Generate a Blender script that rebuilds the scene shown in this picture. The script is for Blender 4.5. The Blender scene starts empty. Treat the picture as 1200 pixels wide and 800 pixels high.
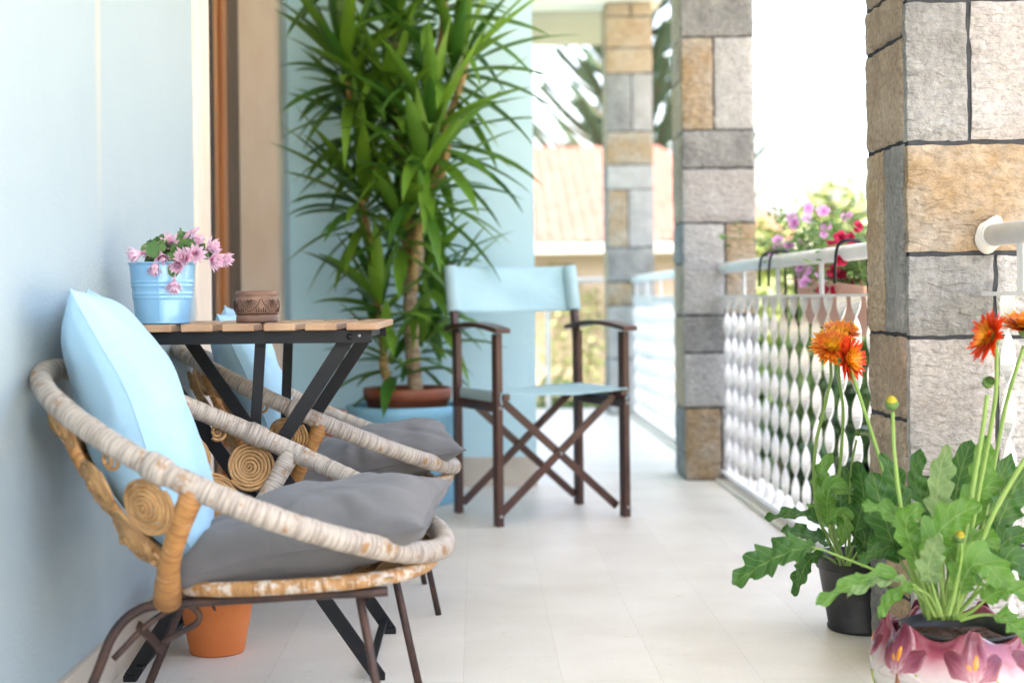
import bpy, bmesh, math, random
from mathutils import Vector, Matrix, noise
R = math.radians
rnd = random.Random(7)
scene = bpy.context.scene
COL = scene.collection

# ------------------------------------------------------------------ camera figures
F, VX, VY, CH, SR = 1700.0, 557.0, 350.0, 0.77, 0.0115
def P(x, y, Y):
    """photo pixel at a real distance Y -> place on the balcony"""
    c = math.sqrt(1 - SR*SR)
    dx, dy = x - VX, y - VY
    du = dx*c - dy*SR
    dv = dx*SR + dy*c
    return Vector((du*Y/F, Y, CH - dv*Y/F))

# ------------------------------------------------------------------ object helpers
def tag(o, label=None, cat=None, group=None, kind=None):
    if label: o['label'] = label
    if cat: o['category'] = cat
    if group: o['group'] = group
    if kind: o['kind'] = kind
    return o
def thing(name, label, cat, loc=(0, 0, 0), rz=0.0, group=None):
    o = bpy.data.objects.new(name, None)
    COL.objects.link(o)
    o.empty_display_size = 0.05
    o.location = loc
    o.rotation_euler = (0, 0, rz)
    return tag(o, label, cat, group)
def copy_tree(o, parent=None):
    c = o.copy(); COL.objects.link(c)
    if parent: c.parent = parent
    for ch in list(o.children): copy_tree(ch, c)
    return c

class MB:
    def __init__(self):
        self.v, self.f, self.m, self.uv, self.sm = [], [], [], [], []
    def add(self, verts, faces, mat=0, uvs=None, smooth=True):
        b = len(self.v)
        self.v += [Vector(p) for p in verts]
        for k, f in enumerate(faces):
            self.f.append([b + i for i in f]); self.m.append(mat); self.sm.append(smooth)
            self.uv.append(uvs[k] if uvs else [(0.0, 0.0)]*len(f))
    def box(self, c, s, rot=None, mat=0):
        x, y, z = s[0]/2, s[1]/2, s[2]/2
        vs = [Vector(p) for p in ((-x,-y,-z),(x,-y,-z),(x,y,-z),(-x,y,-z),(-x,-y,z),(x,-y,z),(x,y,z),(-x,y,z))]
        if rot is not None: vs = [rot @ p for p in vs]
        c = Vector(c)
        fs = [(0,3,2,1),(4,5,6,7),(0,1,5,4),(1,2,6,5),(2,3,7,6),(3,0,4,7)]
        self.add([p + c for p in vs], fs, mat, None, False)
    def bar(self, a, b, w, d, side=(0, 0, 1), mat=0):
        """square bar from a to b; d is measured along 'side', w across it"""
        a, b = Vector(a), Vector(b)
        z = (b - a); L = z.length; z.normalize()
        y = Vector(side); y = (y - z*y.dot(z)).normalized()
        x = y.cross(z)
        rot = Matrix((x, y, z)).transposed()
        self.box((a + b)/2, (w, d, L), rot, mat)
    def tube(self, pts, r, n=10, closed=False, mat=0, cap=True, v0=0.0):
        pts = [Vector(p) for p in pts]; N = len(pts)
        rr = r if isinstance(r, (list, tuple)) else [r]*N
        T = []
        for i in range(N):
            a = pts[(i-1) % N] if (closed or i) else pts[0]
            b = pts[(i+1) % N] if (closed or i < N-1) else pts[-1]
            T.append((b - a).normalized())
        u = T[0].orthogonal().normalized()
        us = [u]
        for i in range(1, N):
            u = (u - T[i]*u.dot(T[i])).normalized(); us.append(u)
        vs = []
        for i in range(N):
            w = T[i].cross(us[i])
            for k in range(n):
                a = 2*math.pi*k/n
                vs.append(pts[i] + (us[i]*math.cos(a) + w*math.sin(a))*rr[i])
        fs, uvs = [], []
        L = v0
        for i in range(N if closed else N-1):
            j = (i+1) % N
            L2 = L + (pts[j] - pts[i]).length
            off = 0
            if closed and j == 0:
                best = 1e9
                for q in range(n):
                    d = (vs[i*n] - vs[q]).length
                    if d < best: best, off = d, q
            for k in range(n):
                k2 = (k+1) % n
                fs.append((i*n+k, i*n+k2, j*n+(k2+off) % n, j*n+(k+off) % n))
                uvs.append([(L, k/n), (L, (k+1)/n), (L2, (k+1)/n), (L2, k/n)])
            L = L2
        if cap and not closed:
            fs.append(tuple(range(n-1, -1, -1))); uvs.append([(v0, 0)]*n)
            fs.append(tuple((N-1)*n + k for k in range(n))); uvs.append([(L, 0)]*n)
        self.add(vs, fs, mat, uvs)
    def lathe(self, prof, n=40, c=(0, 0, 0), mat=0, fn=None, mats=None):
        c = Vector(c); vs = []
        for i, (r, z) in enumerate(prof):
            for k in range(n):
                a = 2*math.pi*k/n
                r2, z2 = fn(r, z, a, i) if fn else (r, z)
                vs.append(c + Vector((r2*math.cos(a), r2*math.sin(a), z2)))
        M_ = len(prof)
        for i in range(M_-1):
            fs, uvs = [], []
            for k in range(n):
                k2 = (k+1) % n
                fs.append((i*n+k, i*n+k2, (i+1)*n+k2, (i+1)*n+k))
                uvs.append([(k/n, i/(M_-1)), ((k+1)/n, i/(M_-1)), ((k+1)/n, (i+1)/(M_-1)), (k/n, (i+1)/(M_-1))])
            b = len(self.v) if i == 0 else b0
            if i == 0:
                b0 = len(self.v); self.v += vs
            for q, f in enumerate(fs):
                self.f.append([b0 + t for t in f]); self.m.append(mats[i] if mats else mat)
                self.sm.append(True); self.uv.append(uvs[q])
    def grid(self, fn, nu, nv, mat=0, flip=False):
        vs = [fn(i/nu, j/nv) for j in range(nv+1) for i in range(nu+1)]
        fs, uvs = [], []
        for j in range(nv):
            for i in range(nu):
                q = [j*(nu+1)+i, j*(nu+1)+i+1, (j+1)*(nu+1)+i+1, (j+1)*(nu+1)+i]
                t = [(i/nu, j/nv), ((i+1)/nu, j/nv), ((i+1)/nu, (j+1)/nv), (i/nu, (j+1)/nv)]
                if flip: q.reverse(); t.reverse()
                fs.append(q); uvs.append(t)
        self.add(vs, fs, mat, uvs)
    def build(self, name, mats, parent=None, origin=(0, 0, 0), bevel=0.0, thick=0.0, smooth=None, segs=2):
        o = Vector(origin)
        me = bpy.data.meshes.new(name)
        me.from_pydata([tuple(p - o) for p in self.v], [], self.f)
        if not isinstance(mats, (list, tuple)): mats = [mats]
        for m in mats: me.materials.append(m)
        me.polygons.foreach_set('material_index', self.m)
        me.polygons.foreach_set('use_smooth', self.sm if smooth is None else [smooth]*len(self.f))
        uv = me.uv_layers.new(name='UVMap')
        flat = []
        for q in self.uv:
            for t in q: flat += [t[0], t[1]]
        uv.data.foreach_set('uv', flat)
        me.validate(); me.update()
        ob = bpy.data.objects.new(name, me)
        COL.objects.link(ob)
        if parent is not None: ob.parent = parent
        else: ob.location = o
        if thick:
            s = ob.modifiers.new('Thickness', 'SOLIDIFY'); s.thickness = thick; s.offset = 0
        if bevel:
            b = ob.modifiers.new('Bevel', 'BEVEL'); b.width = bevel; b.segments = segs; b.limit_method = 'ANGLE'
            b.angle_limit = R(40)
        return ob

def catmull(pts, n=8, closed=False):
    pts = [Vector(p) for p in pts]; N = len(pts); out = []
    rng = range(N) if closed else range(N-1)
    for i in rng:
        p0 = pts[(i-1) % N] if (closed or i > 0) else pts[0]*2 - pts[1]
        p1, p2 = pts[i], pts[(i+1) % N]
        p3 = pts[(i+2) % N] if (closed or i+2 < N) else pts[-1]*2 - pts[-2]
        for k in range(n):
            t = k/n
            out.append(0.5*((2*p1) + (p2-p0)*t + (2*p0-5*p1+4*p2-p3)*t*t + (3*p1-p0-3*p2+p3)*t**3))
    if not closed: out.append(pts[-1])
    return out

# ------------------------------------------------------------------ materials
def newmat(name):
    m = bpy.data.materials.new(name); m.use_nodes = True
    nt = m.node_tree
    return m, nt, nt.nodes['Principled BSDF'], nt.nodes['Material Output']
def node(nt, typ, **kw):
    n = nt.nodes.new(typ)
    for k, v in kw.items():
        if k in n.inputs: n.inputs[k].default_value = v
        else: setattr(n, k, v)
    return n
def ramp(nt, stops, interp='LINEAR'):
    n = nt.nodes.new('ShaderNodeValToRGB'); n.color_ramp.interpolation = interp
    el = n.color_ramp.elements
    while len(el) < len(stops): el.new(0.5)
    for e, (p, c) in zip(el, stops):
        e.position = p
        e.color = (c[0], c[1], c[2], 1) if isinstance(c, (tuple, list)) else (c, c, c, 1)
    return n
def lerp3(a, b, t): return tuple(a[i] + (b[i]-a[i])*t for i in range(3))
def M(name, col, col2=None, scale=6.0, rough=0.6, bump=0.0, bscale=80.0, metallic=0.0, spec=0.5, transl=0.0,
      island=False, stretch=(1, 1, 1), detail=6.0, bdist=0.003, lo=0.35, hi=0.65, coat=0.0, rvar=0.0):
    m, nt, bs, out = newmat(name); L = nt.links.new
    col2 = col2 or tuple(c*0.75 for c in col)
    tc = node(nt, 'ShaderNodeTexCoord'); mp = node(nt, 'ShaderNodeMapping', Scale=stretch)
    L(tc.outputs['Object'], mp.inputs['Vector'])
    nz = node(nt, 'ShaderNodeTexNoise', Scale=scale, Detail=detail, Roughness=0.6)
    L(mp.outputs[0], nz.inputs['Vector'])
    rp = ramp(nt, [(lo, col), (hi, col2)])
    if island:
        ge = node(nt, 'ShaderNodeNewGeometry')
        ad = node(nt, 'ShaderNodeMath', operation='MULTIPLY_ADD')
        L(ge.outputs['Random Per Island'], ad.inputs[0]); ad.inputs[1].default_value = 0.75
        sc = node(nt, 'ShaderNodeMath', operation='MULTIPLY'); sc.inputs[1].default_value = 0.3
        L(nz.outputs['Fac'], sc.inputs[0]); L(sc.outputs[0], ad.inputs[2])
        rp.color_ramp.elements[0].position = 0.1; rp.color_ramp.elements[1].position = 0.95
        L(ad.outputs[0], rp.inputs['Fac'])
    else:
        L(nz.outputs['Fac'], rp.inputs['Fac'])
    L(rp.outputs['Color'], bs.inputs['Base Color'])
    bs.inputs['Roughness'].default_value = rough
    bs.inputs['Metallic'].default_value = metallic
    bs.inputs['Specular IOR Level'].default_value = spec
    if coat:
        bs.inputs['Coat Weight'].default_value = coat; bs.inputs['Coat Roughness'].default_value = 0.08
    if rvar:
        mr = node(nt, 'ShaderNodeMapRange'); mr.inputs['To Min'].default_value = rough - rvar; mr.inputs['To Max'].default_value = rough + rvar
        L(nz.outputs['Fac'], mr.inputs['Value']); L(mr.outputs[0], bs.inputs['Roughness'])
    if bump:
        nb = node(nt, 'ShaderNodeTexNoise', Scale=bscale, Detail=5.0)
        L(mp.outputs[0], nb.inputs['Vector'])
        bp = node(nt, 'ShaderNodeBump', Strength=bump, Distance=bdist)
        L(nb.outputs['Fac'], bp.inputs['Height']); L(bp.outputs[0], bs.inputs['Normal'])
    if transl:
        tr = node(nt, 'ShaderNodeBsdfTranslucent'); L(rp.outputs['Color'], tr.inputs['Color'])
        mx = node(nt, 'ShaderNodeMixShader', Fac=transl)
        L(bs.outputs[0], mx.inputs[1]); L(tr.outputs[0], mx.inputs[2]); L(mx.outputs[0], out.inputs['Surface'])
    return m

def rattan(name, c1, c2, c3, amount, ring=170.0):
    """strips of bark wound round a cane: fine rings along the tube, worn patches showing the cane"""
    m, nt, bs, out = newmat(name); L = nt.links.new
    uv = node(nt, 'ShaderNodeUVMap', uv_map='UVMap')
    mp = node(nt, 'ShaderNodeMapping', Scale=(ring, 1.6, 1)); L(uv.outputs[0], mp.inputs['Vector'])
    mp2 = node(nt, 'ShaderNodeMapping', Scale=(28, 3.0, 1)); L(uv.outputs[0], mp2.inputs['Vector'])
    n1 = node(nt, 'ShaderNodeTexNoise', Scale=1.0, Detail=4.0, Roughness=0.65); L(mp.outputs[0], n1.inputs['Vector'])
    n2 = node(nt, 'ShaderNodeTexNoise', Scale=1.0, Detail=6.0, Roughness=0.7); L(mp2.outputs[0], n2.inputs['Vector'])
    r1 = ramp(nt, [(0.36, c2), (0.56, c1)]); L(n1.outputs['Fac'], r1.inputs['Fac'])
    sm = node(nt, 'ShaderNodeMath', operation='MULTIPLY_ADD'); L(n1.outputs['Fac'], sm.inputs[0]); sm.inputs[1].default_value = 0.35
    L(n2.outputs['Fac'], sm.inputs[2])
    r2 = ramp(nt, [(amount, 0.0), (amount+0.06, 1.0)]); L(sm.outputs[0], r2.inputs['Fac'])
    mx = node(nt, 'ShaderNodeMixRGB'); L(r2.outputs['Color'], mx.inputs['Fac'])
    L(r1.outputs['Color'], mx.inputs['Color1'])
    c3n = ramp(nt, [(0.35, tuple(v*0.6 for v in c3)), (0.6, c3)]); L(n1.outputs['Fac'], c3n.inputs['Fac'])
    L(c3n.outputs['Color'], mx.inputs['Color2'])
    L(mx.outputs['Color'], bs.inputs['Base Color'])
    bs.inputs['Roughness'].default_value = 0.55
    h = node(nt, 'ShaderNodeMath', operation='ADD'); L(n1.outputs['Fac'], h.inputs[0]); L(n2.outputs['Fac'], h.inputs[1])
    bp = node(nt, 'ShaderNodeBump', Strength=0.8, Distance=0.0026); L(h.outputs[0], bp.inputs['Height'])
    L(bp.outputs[0], bs.inputs['Normal'])
    return m

def stone(name, c1, c2, c3, sc=1.0, dirn=(1, 1, 1), b=1.0):
    m, nt, bs, out = newmat(name); L = nt.links.new
    tc = node(nt, 'ShaderNodeTexCoord'); mp = node(nt, 'ShaderNodeMapping', Scale=dirn, Rotation=(0, R(35), 0)); mc = node(nt, 'ShaderNodeMapping', Scale=(1, 1, 2.6), Rotation=(R(12), R(38), 0)); L(tc.outputs['Object'], mc.inputs['Vector'])
    L(tc.outputs['Object'], mp.inputs['Vector'])
    n1 = node(nt, 'ShaderNodeTexNoise', Scale=7*sc, Detail=7.0, Roughness=0.65); L(mp.outputs[0], n1.inputs['Vector'])
    n2 = node(nt, 'ShaderNodeTexNoise', Scale=70*sc, Detail=6.0, Roughness=0.7); L(mp.outputs[0], n2.inputs['Vector'])
    n3 = node(nt, 'ShaderNodeTexNoise', Scale=30*sc, Detail=4.0, Roughness=0.55, Distortion=0.5); L(mc.outputs[0], n3.inputs['Vector'])
    r1 = ramp(nt, [(0.34, c1), (0.52, c2), (0.68, c3)]); L(n1.outputs['Fac'], r1.inputs['Fac'])
    r2 = ramp(nt, [(0.33, 0.55), (0.6, 1.1)]); L(n2.outputs['Fac'], r2.inputs['Fac'])
    mu = node(nt, 'ShaderNodeMixRGB', blend_type='MULTIPLY', Fac=0.75); L(r1.outputs['Color'], mu.inputs['Color1']); L(r2.outputs['Color'], mu.inputs['Color2'])
    L(mu.outputs['Color'], bs.inputs['Base Color'])
    bs.inputs['Roughness'].default_value = 0.85
    ad = node(nt, 'ShaderNodeMath', operation='MULTIPLY_ADD'); L(n3.outputs['Fac'], ad.inputs[0]); ad.inputs[1].default_value = 2.2; L(n2.outputs['Fac'], ad.inputs[2])
    bp = node(nt, 'ShaderNodeBump', Strength=b, Distance=0.011); L(ad.outputs[0], bp.inputs['Height']); L(bp.outputs[0], bs.inputs['Normal'])
    return m

def cloth(name, c1, c2, weave=900.0, rough=0.85, transl=0.0):
    m, nt, bs, out = newmat(name); L = nt.links.new
    tc = node(nt, 'ShaderNodeTexCoord')
    n1 = node(nt, 'ShaderNodeTexNoise', Scale=9.0, Detail=5.0); L(tc.outputs['Object'], n1.inputs['Vector'])
    r1 = ramp(nt, [(0.3, c1), (0.7, c2)]); L(n1.outputs['Fac'], r1.inputs['Fac'])
    L(r1.outputs['Color'], bs.inputs['Base Color'])
    bs.inputs['Roughness'].default_value = rough
    bs.inputs['Sheen Weight'].default_value = 0.15
    n2 = node(nt, 'ShaderNodeTexNoise', Scale=weave, Detail=2.0); L(tc.outputs['Object'], n2.inputs['Vector'])
    n3 = node(nt, 'ShaderNodeTexNoise', Scale=11.0, Detail=3.0, Distortion=1.2); L(tc.outputs['Object'], n3.inputs['Vector'])
    ad = node(nt, 'ShaderNodeMath', operation='MULTIPLY_ADD'); L(n3.outputs['Fac'], ad.inputs[0]); ad.inputs[1].default_value = 4.0; L(n2.outputs['Fac'], ad.inputs[2])
    bp = node(nt, 'ShaderNodeBump', Strength=0.5, Distance=0.003); L(ad.outputs[0], bp.inputs['Height']); L(bp.outputs[0], bs.inputs['Normal'])
    if transl:
        tr = node(nt, 'ShaderNodeBsdfTranslucent'); L(r1.outputs['Color'], tr.inputs['Color'])
        mx = node(nt, 'ShaderNodeMixShader', Fac=transl)
        L(bs.outputs[0], mx.inputs[1]); L(tr.outputs[0], mx.inputs[2]); L(mx.outputs[0], out.inputs['Surface'])
    return m

def uvgrad(name, stops, rough=0.5, transl=0.25, axis=1, vary=0.25, bump=0.0):
    """colour that runs along the leaf or petal (its own pigment), varied from one petal to the next"""
    m, nt, bs, out = newmat(name); L = nt.links.new
    uv = node(nt, 'ShaderNodeUVMap', uv_map='UVMap'); sp = node(nt, 'ShaderNodeSeparateXYZ'); L(uv.outputs[0], sp.inputs[0])
    tc = node(nt, 'ShaderNodeTexCoord')
    nz = node(nt, 'ShaderNodeTexNoise', Scale=60.0, Detail=3.0); L(tc.outputs['Object'], nz.inputs['Vector'])
    a = node(nt, 'ShaderNodeMath', operation='MULTIPLY_ADD'); L(nz.outputs['Fac'], a.inputs[0]); a.inputs[1].default_value = 0.3; L(sp.outputs[axis], a.inputs[2])
    s = node(nt, 'ShaderNodeMath', operation='SUBTRACT'); L(a.outputs[0], s.inputs[0]); s.inputs[1].default_value = 0.15
    rp = ramp(nt, stops); L(s.outputs[0], rp.inputs['Fac'])
    ge = node(nt, 'ShaderNodeNewGeometry')
    mr = node(nt, 'ShaderNodeMapRange'); mr.inputs['To Min'].default_value = 1 - vary; mr.inputs['To Max'].default_value = 1 + vary*0.6
    L(ge.outputs['Random Per Island'], mr.inputs['Value'])
    mu = node(nt, 'ShaderNodeMixRGB', blend_type='MULTIPLY', Fac=1.0); L(rp.outputs['Color'], mu.inputs['Color1']); L(mr.outputs[0], mu.inputs['Color2'])
    L(mu.outputs['Color'], bs.inputs['Base Color']); bs.inputs['Roughness'].default_value = rough
    if bump:
        bp = node(nt, 'ShaderNodeBump', Strength=bump, Distance=0.002); L(nz.outputs['Fac'], bp.inputs['Height']); L(bp.outputs[0], bs.inputs['Normal'])
    tr = node(nt, 'ShaderNodeBsdfTranslucent'); L(mu.outputs['Color'], tr.inputs['Color'])
    mx = node(nt, 'ShaderNodeMixShader', Fac=transl)
    L(bs.outputs[0], mx.inputs[1]); L(tr.outputs[0], mx.inputs[2]); L(mx.outputs[0], out.inputs['Surface'])
    return m

def leafmat(name, blade, blade2, vein, rough=0.45, transl=0.42):
    """leaf with a paler midrib and side veins; u runs across, v along"""
    m, nt, bs, out = newmat(name); L = nt.links.new
    uv = node(nt, 'ShaderNodeUVMap', uv_map='UVMap'); sp = node(nt, 'ShaderNodeSeparateXYZ'); L(uv.outputs[0], sp.inputs[0])
    c = node(nt, 'ShaderNodeMath', operation='SUBTRACT'); L(sp.outputs[0], c.inputs[0]); c.inputs[1].default_value = 0.5
    ab = node(nt, 'ShaderNodeMath', operation='ABSOLUTE'); L(c.outputs[0], ab.inputs[0])
    # side veins: a saw in v + |u|
    sv = node(nt, 'ShaderNodeMath', operation='MULTIPLY_ADD'); L(ab.outputs[0], sv.inputs[0]); sv.inputs[1].default_value = -0.35; L(sp.outputs[1], sv.inputs[2])
    fr = node(nt, 'ShaderNodeMath', operation='MULTIPLY'); L(sv.outputs[0], fr.inputs[0]); fr.inputs[1].default_value = 9.0
    fc = node(nt, 'ShaderNodeMath', operation='PINGPONG'); L(fr.outputs[0], fc.inputs[0]); fc.inputs[1].default_value = 0.5
    v1 = ramp(nt, [(0.012, 1.0), (0.035, 0.0)]); L(ab.outputs[0], v1.inputs['Fac'])
    v2 = ramp(nt, [(0.03, 0.7), (0.1, 0.0)]); L(fc.outputs[0], v2.inputs['Fac'])
    vm = node(nt, 'ShaderNodeMath', operation='MAXIMUM'); L(v1.outputs['Color'], vm.inputs[0]); L(v2.outputs['Color'], vm.inputs[1])
    vs = node(nt, 'ShaderNodeMath', operation='MULTIPLY'); L(vm.outputs[0], vs.inputs[0]); vs.inputs[1].default_value = 0.8
    tc = node(nt, 'ShaderNodeTexCoord'); nz = node(nt, 'ShaderNodeTexNoise', Scale=22.0, Detail=5.0); L(tc.outputs['Object'], nz.inputs['Vector'])
    rp = ramp(nt, [(0.35, blade), (0.65, blade2)]); L(nz.outputs['Fac'], rp.inputs['Fac'])
    mx = node(nt, 'ShaderNodeMixRGB'); L(vs.outputs[0], mx.inputs['Fac']); L(rp.outputs['Color'], mx.inputs['Color1']); mx.inputs['Color2'].default_value = (*vein, 1)
    L(mx.outputs['Color'], bs.inputs['Base Color']); bs.inputs['Roughness'].default_value = rough
    n2 = node(nt, 'ShaderNodeTexNoise', Scale=45.0, Detail=3.0); L(tc.outputs['Object'], n2.inputs['Vector'])
    hh = node(nt, 'ShaderNodeMath', operation='SUBTRACT'); L(n2.outputs['Fac'], hh.inputs[0]); L(vm.outputs[0], hh.inputs[1])
    bp = node(nt, 'ShaderNodeBump', Strength=0.5, Distance=0.003); L(hh.outputs[0], bp.inputs['Height']); L(bp.outputs[0], bs.inputs['Normal'])
    tr = node(nt, 'ShaderNodeBsdfTranslucent'); L(mx.outputs['Color'], tr.inputs['Color'])
    ms = node(nt, 'ShaderNodeMixShader', Fac=transl); L(bs.outputs[0], ms.inputs[1]); L(tr.outputs[0], ms.inputs[2]); L(ms.outputs[0], out.inputs['Surface'])
    return m

def floor_mat():
    m, nt, bs, out = newmat('terrazzo_tiles'); L = nt.links.new
    tc = node(nt, 'ShaderNodeTexCoord')
    mp = node(nt, 'ShaderNodeMapping', Rotation=(0, 0, R(90)), Location=(0.12, 0.033, 0)); L(tc.outputs['Object'], mp.inputs['Vector'])
    br = node(nt, 'ShaderNodeTexBrick', Scale=1.0); br.offset = 0.5
    br.inputs['Brick Width'].default_value = 0.4; br.inputs['Row Height'].default_value = 0.2
    br.inputs['Mortar Size'].default_value = 0.0012; br.inputs['Mortar Smooth'].default_value = 0.4; br.inputs['Bias'].default_value = 0.0
    br.inputs['Color1'].default_value = (0.67, 0.64, 0.59, 1); br.inputs['Color2'].default_value = (0.72, 0.69, 0.64, 1); br.inputs['Mortar'].default_value = (0.615, 0.58, 0.525, 1)
    L(mp.outputs[0], br.inputs['Vector'])
    n1 = node(nt, 'ShaderNodeTexNoise', Scale=3.2, Detail=7.0, Roughness=0.6); L(tc.outputs['Object'], n1.inputs['Vector'])
    r1 = ramp(nt, [(0.3, (0.90, 0.87, 0.83)), (0.62, (1.03, 1.03, 1.02))]); L(n1.outputs['Fac'], r1.inputs['Fac'])
    mu = node(nt, 'ShaderNodeMixRGB', blend_type='MULTIPLY', Fac=1.0); L(br.outputs['Color'], mu.inputs['Color1']); L(r1.outputs['Color'], mu.inputs['Color2'])
    vo = node(nt, 'ShaderNodeTexVoronoi', Scale=190.0); L(tc.outputs['Object'], vo.inputs['Vector'])
    r2 = ramp(nt, [(0.12, 0.82), (0.34, 1.0)]); L(vo.outputs['Distance'], r2.inputs['Fac'])
    mu2 = node(nt, 'ShaderNodeMixRGB', blend_type='MULTIPLY', Fac=0.8); L(mu.outputs['Color'], mu2.inputs['Color1']); L(r2.outputs['Color'], mu2.inputs['Color2'])
    # rust marks from the chair feet
    n3 = node(nt, 'ShaderNodeTexNoise', Scale=13.0, Detail=6.0, Roughness=0.65); L(tc.outputs['Object'], n3.inputs['Vector'])
    r3 = ramp(nt, [(0.645, 0.0), (0.74, 0.55)]); L(n3.outputs['Fac'], r3.inputs['Fac'])
    mx = node(nt, 'ShaderNodeMixRGB'); L(r3.outputs['Color'], mx.inputs['Fac']); L(mu2.outputs['Color'], mx.inputs['Color1']); mx.inputs['Color2'].default_value = (0.55, 0.33, 0.16, 1)
    L(mx.outputs['Color'], bs.inputs['Base Color'])
    mr = node(nt, 'ShaderNodeMapRange'); mr.inputs['To Min'].default_value = 0.3; mr.inputs['To Max'].default_value = 0.55
    L(n1.outputs['Fac'], mr.inputs['Value']); L(mr.outputs[0], bs.inputs['Roughness'])
    bp = node(nt, 'ShaderNodeBump', Strength=0.3, Distance=0.002); bp.invert = True; L(br.outputs['Fac'], bp.inputs['Height']); L(bp.outputs[0], bs.inputs['Normal'])
    return m

def wall_mat(name, c1, c2, stain):
    m, nt, bs, out = newmat(name); L = nt.links.new
    tc = node(nt, 'ShaderNodeTexCoord')
    n1 = node(nt, 'ShaderNodeTexNoise', Scale=1.6, Detail=6.0, Roughness=0.55); L(tc.outputs['Object'], n1.inputs['Vector'])
    mp = node(nt, 'ShaderNodeMapping', Scale=(1, 9, 0.5)); L(tc.outputs['Object'], mp.inputs['Vector'])
    n2 = node(nt, 'ShaderNodeTexNoise', Scale=1.5, Detail=5.0, Roughness=0.6); L(mp.outputs[0], n2.inputs['Vector'])
    r1 = ramp(nt, [(0.3, c1), (0.7, c2)]); L(n1.outputs['Fac'], r1.inputs['Fac'])
    r2 = ramp(nt, [(0.62, 0.0), (0.8, 0.35)]); L(n2.outputs['Fac'], r2.inputs['Fac'])
    mx = node(nt, 'ShaderNodeMixRGB'); L(r2.outputs['Color'], mx.inputs['Fac']); L(r1.outputs['Color'], mx.inputs['Color1']); mx.inputs['Color2'].default_value = (*stain, 1)
    # one rusty run-off streak down the plaster
    sp = node(nt, 'ShaderNodeSeparateXYZ'); L(tc.outputs['Object'], sp.inputs[0])
    wob = node(nt, 'ShaderNodeMath', operation='MULTIPLY_ADD'); L(n1.outputs['Fac'], wob.inputs[0]); wob.inputs[1].default_value = 0.02; L(sp.outputs[1], wob.inputs[2])
    d = node(nt, 'ShaderNodeMath', operation='SUBTRACT'); L(wob.outputs[0], d.inputs[0]); d.inputs[1].default_value = 2.953
    da = node(nt, 'ShaderNodeMath', operation='ABSOLUTE'); L(d.outputs[0], da.inputs[0])
    r3 = ramp(nt, [(0.003, 0.5), (0.03, 0.0)]); L(da.outputs[0], r3.inputs['Fac'])
    hz = node(nt, 'ShaderNodeMapRange'); hz.inputs['From Min'].default_value = 0.85; hz.inputs['From Max'].default_value = 1.25
    L(sp.outputs[2], hz.inputs['Value'])
    mm = node(nt, 'ShaderNodeMath', operation='MULTIPLY'); L(r3.outputs['Color'], mm.inputs[0]); L(hz.outputs[0], mm.inputs[1])
    mx2 = node(nt, 'ShaderNodeMixRGB'); L(mm.outputs[0], mx2.inputs['Fac']); L(mx.outputs['Color'], mx2.inputs['Color1']); mx2.inputs['Color2'].default_value = (0.60, 0.55, 0.42, 1)
    # scuffs and splashes, mostly low down
    nf = node(nt, 'ShaderNodeTexNoise', Scale=34.0, Detail=3.0, Roughness=0.7); L(tc.outputs['Object'], nf.inputs['Vector'])
    rf = ramp(nt, [(0.69, 0.0), (0.74, 0.6)]); L(nf.outputs['Fac'], rf.inputs['Fac'])
    hl = node(nt, 'ShaderNodeMapRange'); hl.inputs['From Min'].default_value = 0.75; hl.inputs['From Max'].default_value = 0.1; L(sp.outputs[2], hl.inputs['Value'])
    ml = node(nt, 'ShaderNodeMath', operation='MULTIPLY'); L(rf.outputs['Color'], ml.inputs[0]); L(hl.outputs[0], ml.inputs[1])
    mx3 = node(nt, 'ShaderNodeMixRGB'); L(ml.outputs[0], mx3.inputs['Fac']); L(mx2.outputs['Color'], mx3.inputs['Color1']); mx3.inputs['Color2'].default_value = (0.16, 0.18, 0.19, 1)
    L(mx3.outputs['Color'], bs.inputs['Base Color']); bs.inputs['Roughness'].default_value = 0.75
    n4 = node(nt, 'ShaderNodeTexNoise', Scale=120.0, Detail=4.0); L(tc.outputs['Object'], n4.inputs['Vector'])
    n5 = node(nt, 'ShaderNodeTexNoise', Scale=5.0, Detail=3.0); L(tc.outputs['Object'], n5.inputs['Vector'])
    ad = node(nt, 'ShaderNodeMath', operation='MULTIPLY_ADD'); L(n5.outputs['Fac'], ad.inputs[0]); ad.inputs[1].default_value = 3.0; L(n4.outputs['Fac'], ad.inputs[2])
    bp = node(nt, 'ShaderNodeBump', Strength=0.35, Distance=0.005); L(ad.outputs[0], bp.inputs['Height']); L(bp.outputs[0], bs.inputs['Normal'])
    return m

mat = {}
mat['floor'] = floor_mat()
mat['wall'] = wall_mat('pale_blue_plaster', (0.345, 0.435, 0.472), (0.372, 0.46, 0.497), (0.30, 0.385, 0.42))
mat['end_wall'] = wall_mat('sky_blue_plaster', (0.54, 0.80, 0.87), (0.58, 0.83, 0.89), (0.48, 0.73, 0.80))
mat['skirting'] = M('skirting_marble', (0.62, 0.55, 0.46), (0.55, 0.47, 0.38), 9, 0.45)
mat['marble'] = M('door_marble', (0.84, 0.74, 0.63), (0.74, 0.60, 0.48), 5, 0.5, stretch=(1, 1, 0.35), bump=0.15)
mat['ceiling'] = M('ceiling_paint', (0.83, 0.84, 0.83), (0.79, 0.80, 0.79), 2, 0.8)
mat['door_wood'] = M('door_wood', (0.44, 0.165, 0.045), (0.30, 0.10, 0.028), 14, 0.4, stretch=(1, 1, 0.08), coat=0.2)
mat['door_dark'] = M('door_dark_wood', (0.045, 0.025, 0.02), (0.03, 0.018, 0.015), 14, 0.4)
mat['glass'] = M('dark_glass', (0.02, 0.025, 0.03), (0.015, 0.02, 0.024), 2, 0.05)
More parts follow.
